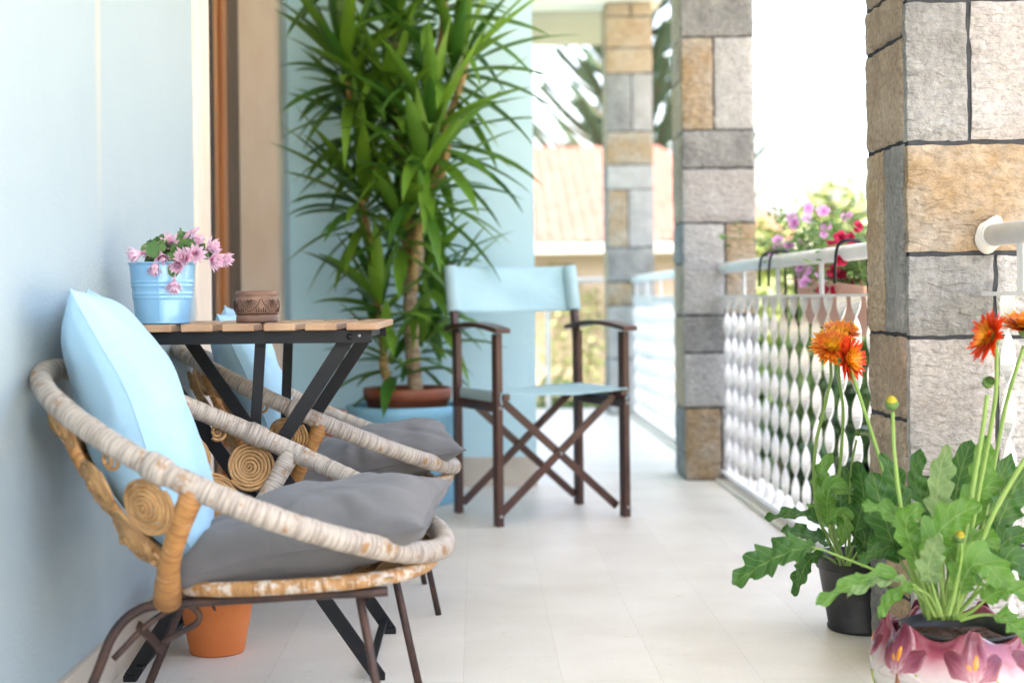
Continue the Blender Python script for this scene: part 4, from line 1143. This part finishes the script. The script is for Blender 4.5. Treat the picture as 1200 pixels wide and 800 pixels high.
# ---- black nursery pots and the gerberas
NP = Vector((.885, 3.345, 0))
def nursery(label, loc, r0, r1, H):
    t = thing('plastic_pot', label, 'pot', loc, 0)
    b = MB(); b.lathe([(.0005, .006), (r0*.9, .006), (r0*.96, 0), (r0, .003), (r0+.001, .010), (r0-.002, .012), (r0+(r1-r0)*.8, H*.8), (r1-.002, H*.82), (r1+.001, H*.83), (r1+.001, H-.008), (r1+.005, H-.006), (r1+.005, H), (r1-.002, H), (r1-.004, H-.03)], 56)
    b.build('body', mat['black_plastic'], t)
    b = MB(); b.lathe([(.0005, H-.018), (r1*.5, H-.016), (r1-.005, H-.026)], 40, fn=lambda r, z, a, i: (r, z + .005*math.sin(5*a+i*2)+.004*math.sin(9*a))); b.build('soil', mat['soil'], t)
    return t
nursery('black plastic nursery pot on the floor behind the nearest pillar', NP, .080, .103, .172)
BP = Vector((.862, 2.60, 0))
nursery('black plastic inner pot sitting inside the painted ceramic bowl', BP + Vector((0, 0, .03)), .078, .102, .145)

# ---- painted ceramic bowl with iris relief
bowl = thing('ceramic_bowl', 'white glazed ceramic bowl with purple iris flowers in relief', 'planter', BP)
def bowl_r(z):   # outer radius
    pts = [(0, .098), (.012, .112), (.05, .142), (.085, .154), (.115, .153), (.145, .142), (.170, .128), (.19, .122)]
    for i in range(len(pts)-1):
        if z <= pts[i+1][0]:
            f = (z-pts[i][0])/(pts[i+1][0]-pts[i][0]); f = f*f*(3-2*f)*.35 + f*.65
            return pts[i][1] + (pts[i+1][1]-pts[i][1])*f
    return pts[-1][1]
NM = 7; A0 = R(-101)
def scal(a): return .5 + .5*math.cos(NM*(a-A0))
prof = [(.0005, .004), (.09, .004), (.096, 0)] + [(bowl_r(z), z) for z in [.002 + .166*i/26 for i in range(27)]] + [(.124, .176), (.119, .180), (.114, .176), (.113, .165), (.108, .12), (.10, .05)]
def bfn(r, z, a, i):
    if z > .10 and i > 5:
        f = (min(z, .18)-.10)/.08
        z += f*(.020*scal(a)**1.3 - .010); r += .006*f*scal(a)
    return r, z
gm, gnt, gbs, gout = newmat('glazed_ceramic'); GL = gnt.links.new
guv = node(gnt, 'ShaderNodeUVMap', uv_map='UVMap'); gsp = node(gnt, 'ShaderNodeSeparateXYZ'); GL(guv.outputs[0], gsp.inputs[0])
gtc = node(gnt, 'ShaderNodeTexCoord'); gn = node(gnt, 'ShaderNodeTexNoise', Scale=16.0, Detail=4.0); GL(gtc.outputs['Object'], gn.inputs['Vector'])
ga = node(gnt, 'ShaderNodeMath', operation='MULTIPLY_ADD'); GL(gn.outputs['Fac'], ga.inputs[0]); ga.inputs[1].default_value = .28; GL(gsp.outputs[1], ga.inputs[2])
gr = ramp(gnt, [(.66, (.56, .545, .52)), (.80, (.52, .36, .375)), (.92, (.34, .085, .13)), (1.0, (.20, .03, .06))]); GL(ga.outputs[0], gr.inputs['Fac'])
GL(gr.outputs['Color'], gbs.inputs['Base Color']); gbs.inputs['Roughness'].default_value = .12; gbs.inputs['Coat Weight'].default_value = .5; gbs.inputs['Coat Roughness'].default_value = .05
b = MB(); b.lathe(prof, 168, fn=bfn); b.build('body', gm, bowl)
glz = lambda n, c, c2: M(n, c, c2, 40, .14, coat=.5)
def glaze_petal():
    m, nt, bs, out = newmat('glaze_purple'); L = nt.links.new
    uv = node(nt, 'ShaderNodeUVMap', uv_map='UVMap'); sp = node(nt, 'ShaderNodeSeparateXYZ'); L(uv.outputs[0], sp.inputs[0])
    mp = node(nt, 'ShaderNodeMapping', Scale=(14, 2.0, 1)); L(uv.outputs[0], mp.inputs['Vector'])
    n = node(nt, 'ShaderNodeTexNoise', Scale=1.0, Detail=4.0, Distortion=.4); L(mp.outputs[0], n.inputs['Vector'])
    a = node(nt, 'ShaderNodeMath', operation='MULTIPLY_ADD'); L(n.outputs['Fac'], a.inputs[0]); a.inputs[1].default_value = .55; L(sp.outputs[1], a.inputs[2])
    rp = ramp(nt, [(.25, (.54, .43, .42)), (.48, (.38, .15, .19)), (.85, (.20, .036, .066)), (1.0, (.14, .02, .042))]); L(a.outputs[0], rp.inputs['Fac'])
    c = node(nt, 'ShaderNodeMath', operation='SUBTRACT'); L(sp.outputs[0], c.inputs[0]); c.inputs[1].default_value = .5
    ab = node(nt, 'ShaderNodeMath', operation='ABSOLUTE'); L(c.outputs[0], ab.inputs[0])
    e = ramp(nt, [(.34, 0.0), (.5, .75)]); L(ab.outputs[0], e.inputs['Fac'])
    mx = node(nt, 'ShaderNodeMixRGB'); L(e.outputs['Color'], mx.inputs['Fac']); L(rp.outputs['Color'], mx.inputs['Color1']); mx.inputs['Color2'].default_value = (.40, .18, .21, 1)
    L(mx.outputs['Color'], bs.inputs['Base Color']); bs.inputs['Roughness'].default_value = .13
    bp = node(nt, 'ShaderNodeBump', Strength=.35, Distance=.002); L(n.outputs['Fac'], bp.inputs['Height']); L(bp.outputs[0], bs.inputs['Normal'])
    return m
mat['g_purple'] = glaze_petal()
mat['g_fall'] = glz('glaze_white_fall', (.56, .53, .51), (.52, .43, .43))
mat['g_orange'] = glz('glaze_orange', (.75, .33, .03), (.62, .20, .02)); mat['g_brown'] = glz('glaze_brown', (.30, .12, .055), (.22, .08, .04)); mat['g_green'] = glz('glaze_green', (.30, .36, .06), (.22, .30, .05))
def bsurf(a, z, o):
    r, z2 = bfn(bowl_r(min(z, .17)), z, a, 9)
    return Vector((math.cos(a)*(r+o), math.sin(a)*(r+o), z2))
def relief(b, a0, z0, outline_len, width, ang, h, mt, segs=9, droop=0.0):
    """raised petal lying on the bowl: from (a0,z0) going at angle ang (0 = up)"""
    vs, fs, uvs = [], [], []
    NV = 6
    for i in range(segs+1):
        t = i/segs
        w = width*(math.sin(math.pi*min(.985, t*.80+.16))**.55)*(1 + .10*math.sin(t*11+a0*9))
        for j in range(NV+1):
            q = 2*j/NV-1
            s_ = q*w/2; l_ = outline_len*t
            dx = l_*math.sin(ang) + s_*math.cos(ang) + droop*t*t*math.sin(ang); dz = l_*math.cos(ang) - s_*math.sin(ang) - abs(droop)*t*t
            hh = h*(1-q*q)**.5*(.35+.65*math.sin(math.pi*min(1, t*.9+.08))) - h*.35*math.exp(-(q/.22)**2)*math.sin(math.pi*t) - .0006
            vs.append(bsurf(a0 + dx/.145, z0+dz, hh))
    for i in range(segs):
        for j in range(NV):
            p = i*(NV+1)+j; fs.append((p, p+1, p+NV+2, p+NV+1)); uvs.append([(j/NV, i/segs), ((j+1)/NV, i/segs), ((j+1)/NV, (i+1)/segs), (j/NV, (i+1)/segs)])
    b.add(vs, fs, mt, uvs)
for k in range(NM):
    a0 = A0 + 2*math.pi*k/NM; jit = random.Random(k).uniform(-.02, .02)
    fl = MB()
    relief(fl, a0+jit, .112, .074, .052, R(4), .0065, 0); relief(fl, a0+jit, .108, .070, .038, R(44), .0055, 0); relief(fl, a0+jit, .108, .072, .038, R(-40), .0055, 0)
    relief(fl, a0+jit, .106, .044, .026, R(78), .0045, 2, droop=.016); relief(fl, a0+jit, .106, .044, .026, R(-74), .0045, 2, droop=.016)
    relief(fl, a0+jit+.01, .128, .026, .012, R(10), .0085, 1); relief(fl, a0+jit-.03, .126, .018, .008, R(-26), .0076, 1)
    fl.build('flower_relief', [mat['g_purple'], mat['g_orange'], mat['g_fall']], bowl)
    st = MB()
    relief(st, a0+jit, .028, .092, .013, R(2), .006, 0); relief(st, a0+.02+jit, .03, .060, .009, R(14), .005, 0); relief(st, a0-.02+jit, .02, .05, .009, R(-16), .005, 0)
    relief(st, a0+.04, .02, .085, .016, R(30), .004, 1, droop=.0); relief(st, a0-.06, .02, .070, .015, R(-34), .004, 1); relief(st, a0+.36, .02, .098, .016, R(-8), .004, 1); relief(st, a0+.06, .082, .04, .016, R(62), .004, 1)
    st.build('stalk_relief', [mat['g_brown'], mat['g_green']], bowl)

# ---- gerbera leaves and flowers
def ger_leaf(parent, path, W, m, seed, start=0.35, facing=None, teeth=4, lob=.40, wave=.007):
    """path: places from the root to the tip; the blade starts at 'start'"""
    r = random.Random(seed); pts = catmull(path, 10)
    d = [0.0]
    for i in range(1, len(pts)): d.append(d[-1] + (pts[i]-pts[i-1]).length)
    tot = d[-1]
    def at(t):
        s = min(max(t, 0), 1)*tot
        for i in range(1, len(pts)):
            if d[i] >= s: return pts[i-1].lerp(pts[i], (s-d[i-1])/max(1e-6, d[i]-d[i-1]))
        return pts[-1]
    W *= 1.10
    b = MB()
    st = [at(start*1.04*i/10) for i in range(11)]
    b.tube(st, [.0036 - .0016*i/10 for i in range(11)], 7, mat=1)
    n, half = 44, 5
    fc = (facing or Vector((0, -.8, .6))).normalized()
    vs, fs, uvs = [], [], []
    ph = r.uniform(0, 1); fold = r.uniform(.15, .5)
    for i in range(n+1):
        t = i/n; p = at(start + (1-start)*t)
        tg = (at(start + (1-start)*min(1, t+.03)) - at(start + (1-start)*max(0, t-.03))).normalized()
        s = tg.cross(fc).normalized(); nn = s.cross(tg)
        env = (math.sin(math.pi*min(1, t**.75*.93+.035))**.7)*(1 - .18*(1-t))
        for j in range(-half, half+1):
            q = j/half; sg = 1 if q >= 0 else -1
            x = (t*teeth*1.15 + ph + (.13 if sg > 0 else 0)) % 1.0
            tooth = (x/.72)**1.5 if x < .72 else ((1-x)/.28)**.85        # lobes lean to the tip
            depth = lob*min(1, 1.6*(1-t)+.25)
            ww = W/2*env*(1 - depth + depth*tooth)
            if t > .985: ww *= .3
            a = abs(q)
            z = fold*ww*a*a + wave*math.sin(t*17+sg*1.3+ph*6)*a*a + .3*wave*math.sin(t*31+q*5)
            vs.append(p + s*(ww*q) + nn*z - tg*(.10*W*a*a*(1-tooth)*.5))
    c = 2*half+1
    for i in range(n):
        for j in range(c-1):
            a = i*c+j; fs.append((a, a+1, a+c+1, a+c))
            u0, u1 = j/(c-1), (j+1)/(c-1)
            uvs.append([(u0, i/n), (u1, i/n), (u1, (i+1)/n), (u0, (i+1)/n)])
    b.add(vs, fs, 0, uvs)
    return b.build('leaf', [m, mat['stem']], parent, parent.location)
def ger_head(parent, origin, c, ax, rad, outer, inner, seed, n=32):
    r = random.Random(seed); ax, u, v = dirs(Vector(ax)); b = MB()
    for ring, (k, L, o, mi, W) in enumerate(((n, rad, 1.40, 0, .0105), (n, rad*.90, 1.22, 0, .0100), (n, rad*.58, 1.0, 1, .007), (18, rad*.36, .7, 1, .004))):
        for q in range(k):
            a = 2*math.pi*(q+.5*(ring % 2))/k + r.uniform(-.05, .05); oo = o + r.uniform(-.10, .12)
            rd = u*math.cos(a) + v*math.sin(a)
            petal(b, c + rd*rad*.10 + ax*.003*ring, ax*math.cos(oo) + rd*math.sin(oo), ax, L*r.uniform(.88, 1.06)*.92, W*r.uniform(.85, 1.15), r.uniform(-.1, .35), mi, 5, .62, .10)
    h = b.build('flower_head', [outer, inner], parent, origin)
    b = MB()
    vs = []
    for i in range(5):
        q = rad*.30*math.sin(i/4*math.pi/2); zz = .006 + .006*math.cos(i/4*math.pi/2)
        for k in range(18):
            a = k*math.pi/9; vs.append(c + u*q*math.cos(a) + v*q*math.sin(a) + ax*zz)
    b.add(vs, [(i*18+k, i*18+(k+1) % 18, (i+1)*18+(k+1) % 18, (i+1)*18+k) for i in range(4) for k in range(18)])
    b.build('disc', mat['disc'], h, origin)
    b = MB()
    b.tube([c-ax*.016, c-ax*.010, c-ax*.003, c+ax*.002], [.003, .0085, .012, .013], 14); b.build('calyx', mat['calyx'], h, origin)
def ger_stem(parent, path, r0=.0042, r1=.0036):
    pts = catmull(path, 8); b = MB(); b.tube(pts, [r0+(r1-r0)*i/len(pts) for i in range(len(pts))], 9)
    return b.build('stem', mat['stem'], parent, parent.location)
def ger_bud(parent, origin, c, ax, rad, yellow, seed):
    r = random.Random(seed); ax, u, v = dirs(Vector(ax)); b = MB()
    for i in range(7):
        for k in range(14):
            th = math.pi*.5*i/6; a = 2*math.pi*(k+.5*(i % 2))/14
            d = ax*math.cos(th) + (u*math.cos(a)+v*math.sin(a))*math.sin(th)
            petal(b, c + d*rad*.62 - ax*rad*.25, d*.5+ax, d, rad*.7, rad*.34, -.5, 0, 3, .3, .1)
    h = b.build('bud', yellow, parent, origin)
    b = MB(); b.tube([c-ax*rad*1.1, c-ax*rad*.85, c-ax*rad*.3, c+ax*rad*.15], [.004, rad*.75, rad*1.0, rad*.86], 14); b.build('calyx', mat['calyx'], h, origin)

def PX(l, Y0, Y1=None):
    n = len(l)-1
    return [P(x, y, Y0 + ((Y1 if Y1 is not None else Y0)-Y0)*i/n) for i, (x, y) in enumerate(l)]
# plant in the black pot
g1 = thing('gerbera_plant', 'gerbera with two orange flowers growing in the black pot by the railing', 'plant', NP + Vector((0, 0, .15)))
O1 = g1.location
base1 = P(990, 662, 3.33)
cam_up = Vector((0, -.75, .65))
L1 = [ # path, width, material, start, facing
    ([(990, 662), (975, 640), (950, 628), (915, 622)], .066, 'ger_dark', .38, (.1, -.6, .8), 3.30, 3.22),
    ([(988, 662), (972, 628), (945, 604), (896, 607)], .046, 'ger_dark', .42, (0, -.5, .9), 3.34, 3.36),
    ([(992, 662), (990, 625), (985, 590), (990, 545)], .070, 'ger_dark', .30, (.2, -.9, .3), 3.36, 3.42),
    ([(995, 662), (1003, 620), (1012, 580), (1003, 540)], .070, 'ger_dark', .30, (-.3, -.9, .2), 3.30, 3.30),
    ([(985, 662), (975, 610), (965, 575), (955, 545)], .030, 'ger_light', .50, (.3, -.9, .2), 3.33, 3.30),
    ([(985, 662), (962, 650), (945, 660), (930, 698)], .048, 'ger_dark', .30, (-.5, -.8, .3), 3.28, 3.20),
    ([(990, 662), (970, 600), (975, 570), (1000, 580)], .060, 'ger_light', .40, (0, -.8, .6), 3.26, 3.20),
    ([(985, 662), (972, 612), (990, 605), (985, 640)], .044, 'ger_light', .45, (0, -.9, .3), 3.22, 3.15),
    ([(995, 662), (1010, 640), (1030, 620), (1055, 622)], .055, 'ger_dark', .35, (0, -.7, .7), 3.18, 3.10),
    ([(995, 662), (1000, 610), (1030, 570), (1040, 545)], .060, 'ger_dark', .35, (0, -.9, .4), 3.40, 3.5),
    ([(990, 662), (965, 600), (960, 560), (975, 530)], .050, 'ger_light', .45, (.2, -.8, .5), 3.45, 3.5),
    ([(990, 662), (985, 640), (968, 610), (945, 590)], .050, 'ger_light', .40, (.2, -.7, .7), 3.45, 3.55),
    ([(992, 662), (1000, 640), (1012, 630), (1010, 665)], .045, 'ger_dark', .35, (0, -.9, .4), 3.22, 3.14)]
for k, (p, W, m, s, f, a, c) in enumerate(L1):
    ger_leaf(g1, PX(p, a, c), W, mat[m], 300+k, s, Vector(f))
s = ger_stem(g1, PX([(985, 662), (958, 600), (955, 530), (968, 470), (974, 440), (972, 412)], 3.33))
ger_head(s, O1, P(975, 408, 3.31), (-.15, -.72, .66), .054, mat['pet_orange'], mat['pet_mid'], 1)
s = ger_stem(g1, PX([(990, 662), (976, 610), (985, 540), (988, 480), (983, 440), (985, 400)], 3.36, 3.40))
ger_head(s, O1, P(985, 392, 3.40), (.05, -.45, .88), .048, mat['pet_orange'], mat['pet_mid'], 2)
s = ger_stem(g1, PX([(995, 662), (995, 600), (998, 545), (1004, 515)], 3.36), .003, .0026)
ger_bud(s, O1, P(1006, 506, 3.36), (.35, -.2, .9), .0085, mat['calyx'], 5)

g2 = thing('gerbera_plant', 'bushy gerbera with scarlet flowers and buds growing in the painted ceramic bowl', 'plant', BP + Vector((0, 0, .15)))
O2 = g2.location
def r2(x, y, Y=2.6): return (x, y)
L2 = [
    ([(1092, 722), (1075, 690), (1046, 676), (985, 652), (948, 641), (905, 655), (858, 684)], .094, 'ger_dark', .60, (-.25, -.55, .8), 2.58, 2.62),
    ([(1098, 722), (1075, 695), (1045, 672), (1000, 685), (956, 708)], .044, 'ger_light', .36, (-.2, -.5, .85), 2.52, 2.45),
    ([(1096, 722), (1078, 690), (1050, 680), (1020, 685), (993, 698)], .026, 'ger_pale', .42, (-.1, -.4, .9), 2.50, 2.44),
    ([(1100, 722), (1075, 690), (1048, 640), (1035, 600), (1022, 552)], .080, 'ger_dark', .42, (-.2, -.95, .2), 2.60, 2.62),
    ([(1105, 722), (1080, 670), (1060, 615), (1050, 570), (1032, 530)], .058, 'ger_dark', .46, (.1, -.9, .4), 2.68, 2.72),
    ([(1108, 722), (1102, 660), (1098, 610), (1100, 560), (1110, 520)], .062, 'ger_pale', .50, (.1, -.95, .2), 2.60, 2.58),
    ([(1112, 722), (1115, 660), (1118, 600), (1124, 560), (1138, 515)], .072, 'ger_dark', .46, (-.2, -.9, .2), 2.70, 2.74),
    ([(1115, 722), (1125, 660), (1138, 610), (1150, 560), (1155, 510)], .062, 'ger_light', .46, (-.3, -.9, .2), 2.66, 2.70),
    ([(1108, 722), (1100, 670), (1095, 632), (1120, 605), (1150, 590)], .078, 'ger_light', .42, (0, -.8, .6), 2.54, 2.50),
    ([(1104, 722), (1094, 690), (1088, 665), (1095, 640), (1100, 625)], .052, 'ger_pale', .40, (-.1, -.95, .2), 2.48, 2.44),
    ([(1100, 722), (1085, 680), (1068, 640), (1062, 610), (1080, 590)], .060, 'ger_light', .42, (-.1, -.9, .3), 2.55, 2.52),
    ([(1120, 722), (1125, 690), (1140, 662), (1160, 665), (1178, 690)], .085, 'ger_light', .28, (.1, -.9, .45), 2.50, 2.42),
    ([(1120, 724), (1140, 715), (1165, 695), (1190, 690), (1215, 705)], .060, 'ger_light', .40, (.1, -.8, .6), 2.48, 2.40),
    ([(1120, 722), (1145, 690), (1165, 650), (1185, 630), (1210, 625)], .062, 'ger_dark', .42, (.1, -.8, .6), 2.60, 2.60),
    ([(1118, 722), (1145, 670), (1172, 610), (1185, 580), (1205, 545)], .075, 'ger_dark', .46, (.2, -.9, .2), 2.62, 2.64),
    ([(1116, 722), (1140, 660), (1160, 610), (1168, 575), (1185, 530)], .060, 'ger_dark', .46, (.3, -.9, .2), 2.74, 2.80),
    ([(1120, 722), (1150, 690), (1180, 660), (1200, 665), (1215, 690)], .070, 'ger_dark', .42, (.1, -.8, .6), 2.52, 2.46),
    ([(1125, 726), (1150, 720), (1172, 722), (1190, 735), (1205, 752)], .052, 'ger_light', .45, (.1, -.7, .7), 2.46, 2.38),
    ([(1102, 722), (1080, 670), (1066, 630), (1050, 605), (1010, 590)], .055, 'ger_light', .50, (-.1, -.7, .7), 2.58, 2.56),
    ([(1104, 722), (1090, 650), (1082, 590), (1072, 560), (1078, 525)], .050, 'ger_dark', .50, (.1, -.9, .2), 2.72, 2.76),
    ([(1106, 722), (1110, 680), (1128, 640), (1150, 630), (1172, 640)], .058, 'ger_light', .42, (.1, -.8, .6), 2.58, 2.54),
    ([(1102, 722), (1086, 695), (1060, 690), (1040, 705), (1030, 725)], .030, 'ger_light', .45, (-.2, -.8, .6), 2.50, 2.44),
    ([(1110, 722), (1118, 640), (1135, 590), (1160, 570), (1188, 580)], .060, 'ger_light', .50, (.1, -.8, .5), 2.66, 2.64),
    ([(1104, 722), (1075, 660), (1050, 640), (1030, 645), (1005, 660)], .050, 'ger_dark', .50, (-.1, -.7, .7), 2.62, 2.60)]
for k, (p, W, m, s, f, a, c) in enumerate(L2):
    ger_leaf(g2, PX(p, a, c), W, mat[m], 400+k, s, Vector(f), teeth=5 if k == 0 else 4, lob=.46 if k == 0 else .40)
# bare petioles in the middle of the clump
rp = random.Random(9)
for k in range(16):
    x0 = rp.uniform(1088, 1128); p = [(x0, 726), (x0 + (x0-1108)*.3, 690), (x0 + (x0-1108)*.9 + rp.uniform(-8, 8), rp.uniform(600, 650))]
    b = MB(); b.tube(catmull(PX(p, rp.uniform(2.53, 2.66)), 5), [.0038]*6 + [.003]*5, 7); b.build('leaf_stalk', mat['stem'], g2, O2)
s = ger_stem(g2, PX([(1085, 722), (1066, 660), (1055, 590), (1048, 530), (1046, 482)], 2.56)); ger_bud(s, O2, P(1045, 471, 2.56), (-.1, -.3, .95), .0125, mat['bud'], 3)
s = ger_stem(g2, PX([(1095, 722), (1060, 640), (1035, 550), (1012, 478), (996, 430)], 2.68, 2.95)); ger_head(s, O2, P(992, 421, 2.96), (.70, -.66, .12), .050, mat['pet_red'], mat['pet_mid'], 4)
s = ger_stem(g2, PX([(1112, 722), (1132, 650), (1150, 560), (1166, 470), (1168, 420), (1166, 402)], 2.60, 2.56)); ger_head(s, O2, P(1162, 395, 2.56), (-.95, -.10, .30), .050, mat['pet_red'], mat['pet_mid'], 6)
s = ger_stem(g2, PX([(1108, 722), (1128, 640), (1142, 560), (1152, 500), (1157, 462)], 2.52)); ger_bud(s, O2, P(1159, 447, 2.51), (.25, -.8, .5), .011, mat['calyx'], 7)
s = ger_stem(g2, PX([(1116, 722), (1150, 620), (1165, 545), (1180, 470), (1200, 405)], 2.72)); ger_head(s, O2, P(1200, 385, 2.72), (.0, -.30, .95), .050, mat['pet_orange'], mat['pet_mid'], 8)
s = ger_stem(g2, PX([(1118, 722), (1140, 660), (1165, 600), (1200, 540), (1240, 480)], 2.50), .0048, .004); ger_bud(s, O2, P(1243, 474, 2.50), (.6, -.2, .8), .012, mat['calyx'], 9)
s = ger_stem(g2, PX([(1112, 722), (1122, 680), (1127, 650), (1126, 634)], 2.46), .003, .003); ger_bud(s, O2, P(1125, 628, 2.46), (0, -.4, .9), .010, mat['bud'], 10)

# ---- flower trough hung on the rail
TX, TYc, TZ = 1.175, 4.50, .662
tr = thing('flower_trough', 'terracotta coloured plastic trough hanging outside the white handrail', 'planter', (TX, TYc, TZ), 0)
tr.rotation_euler = (R(2.4), 0, 0)
b = MB(); L_ = .45
def tro(z): return .062 + .026*z/.15, L_-.045 + .045*z/.15
vs = []
ring = []
for (z, ex) in ((0, 0), (.115, 0), (.117, .006), (.148, .007), (.150, .004), (.149, -.006), (.10, -.012)):
    hx, hy = tro(z); vs += [(-hx-ex, -hy-ex, z), (hx+ex, -hy-ex, z), (hx+ex, hy+ex, z), (-hx-ex, hy+ex, z)]
fs = [(3, 2, 1, 0)]
for i in range(6):
    for j in range(4): fs.append((i*4+j, i*4+(j+1) % 4, i*4+4+(j+1) % 4, i*4+4+j))
fs.append((24, 25, 26, 27))
b.add(vs, fs, 0, None, False); b.build('body', mat['terra_plastic'], tr, bevel=.004)
b = MB(); b.box((0, 0, .118), (.15, .78, .02)); b.build('soil', mat['soil'], tr)
for yy in (5.05, 4.89, 3.99):
    hk = thing('rail_hook', {5.05: 'black wire hook over the handrail, farthest of the three', 4.89: 'black wire hook over the handrail, middle one near the pink flowers', 3.99: 'black wire hook over the handrail nearest the front pillar'}[yy], 'hook', (1.035, yy, .885), 0, 'black hooks over the white handrail')
    b = MB(); b.tube(catmull([(-.045, 0, -.085), (-.044, 0, -.03), (-.034, 0, .022), (0, 0, .034), (.034, 0, .020), (.046, 0, -.03), (.047, 0, -.20), (.06, 0, -.215), (.10, 0, -.215)], 6), .0045, 8); b.build('wire', mat['black_metal'], hk)
b = MB()
def hang_plant(name, label, y0, y1, xo, zo, seed, nl, fm, nf, fr, box_, cat, group):
    t = thing(name, label, cat, (TX, (y0+y1)/2, TZ+.12), 0, group)
    r = random.Random(seed); b = MB(); sm = MB(); O = t.location
    tips = []
    for k in range(26):
        b0 = Vector((TX + r.uniform(-.05, .05), r.uniform(y0+.08, y1-.08), TZ+.12))
        e = Vector((TX + xo + r.gauss(0, .075), r.uniform(y0, y1), TZ + zo + r.uniform(-.12, box_)))
        mid = (b0+e)/2 + Vector((0, 0, .06)); path = catmull([b0, mid, e], 6)
        sm.tube(path, .002, 4); tips.append(e)
        for q in range(nl):
            p = path[r.randrange(3, len(path))] + Vector((r.gauss(0, .02), r.gauss(0, .02), r.gauss(0, .02)))
            n_ = Vector((r.gauss(0, .6), r.gauss(0, .6)-.4, 1)).normalized(); u = Matrix.Rotation(r.uniform(0, 6.28), 3, n_) @ n_.orthogonal().normalized(); w = n_.cross(u); L = r.uniform(.018, .034)
            b.add([p-u*L*.5, p+w*L*.28, p+u*L*.5-n_*L*.1, p-w*L*.28], [(0, 1, 2, 3)])
    b.build('leaves', mat['box_leaf'], t, O); sm.build('stems', mat['stem'], t, O)
    for k in range(nf):
        c = r.choice(tips) + Vector((r.gauss(0, .03), r.gauss(0, .03), r.gauss(0, .025))); ax = Vector((r.gauss(-.3, .5), -1, r.gauss(.4, .5))).normalized()
        ax, u, v = dirs(ax); f = MB(); n = 5
        for ring in range(2 if fr < .02 else 1):
            for q in range(n):
                a = 2*math.pi*q/n + ring*.6; rd = u*math.cos(a)+v*math.sin(a)
                petal(f, c, rd*(1-.35*ring)+ax*(.25+.5*ring), ax, fr*r.uniform(.9, 1.15), fr*1.15, -.2, 0, 4, .9, .08)
        f.build('flower', fm, t, O)
hang_plant('petunia_plant', 'trailing plant with pale pink flowers at the far end of the trough', 4.62, 5.22, -.03, .26, 31, 30, mat['petunia'], 24, .022, .15, 'plant', 'flowering plants in the hanging trough')
hang_plant('geranium_plant', 'plant with crimson red flowers at the near end of the trough', 4.02, 4.66, -.04, .22, 32, 30, mat['geranium'], 34, .019, .14, 'plant', 'flowering plants in the hanging trough')
# ================================================================== LIGHT, CAMERA
EXPO = 3.68
w = bpy.data.worlds.new('World'); scene.world = w; w.use_nodes = True
nt = w.node_tree; bg = nt.nodes['Background']
sky = nt.nodes.new('ShaderNodeTexSky'); sky.sky_type = 'NISHITA'; sky.sun_disc = False
Sdir = Vector((-0.42, -0.25, 0.87)).normalized()
sky.sun_elevation = math.asin(Sdir.z); sky.sun_rotation = math.atan2(Sdir.x, Sdir.y)
sky.air_density = 0.7; sky.dust_density = 7.0; sky.ozone_density = 0.3
nt.links.new(sky.outputs[0], bg.inputs['Color']); bg.inputs['Strength'].default_value = 0.15
ld = bpy.data.lights.new('sun', 'SUN'); ld.energy = 2.3; ld.angle = R(0.53); ld.color = (1.0, 0.985, 0.97)
lo = bpy.data.objects.new('sun', ld); COL.objects.link(lo)
lo.rotation_euler = (-Sdir).to_track_quat('-Z', 'Y').to_euler(); lo.location = Sdir*30

cd = bpy.data.cameras.new('camera'); cam = bpy.data.objects.new('camera', cd); COL.objects.link(cam)
cd.sensor_width = 36.0; cd.lens = 36.0*F/1200.0
cd.shift_x = (600-VX)/1200.0; cd.shift_y = -(400-VY)/1200.0
cd.clip_start = 0.05; cd.clip_end = 1500
cd.dof.use_dof = True; cd.dof.focus_distance = 3.05; cd.dof.aperture_fstop = 2.8
m4 = Matrix.Rotation(R(90), 4, 'X') @ Matrix.Rotation(-math.asin(SR), 4, 'Z')
cam.matrix_world = Matrix.Translation((0, 0, CH)) @ m4
scene.camera = cam
vs = scene.view_settings; scene.display_settings.display_device = 'sRGB'
vs.use_white_balance = True; vs.white_balance_temperature = 7550; vs.white_balance_tint = 10
vs.view_transform = 'Standard'; vs.look = 'None'; vs.exposure = EXPO; vs.gamma = 1.0; vs.use_curve_mapping = False
scene.render.engine = 'CYCLES'
scene.render.resolution_x = 1024; scene.render.resolution_y = 682
scene.cycles.max_bounces = 8; scene.cycles.diffuse_bounces = 5; scene.cycles.caustics_reflective = False; scene.cycles.caustics_refractive = False
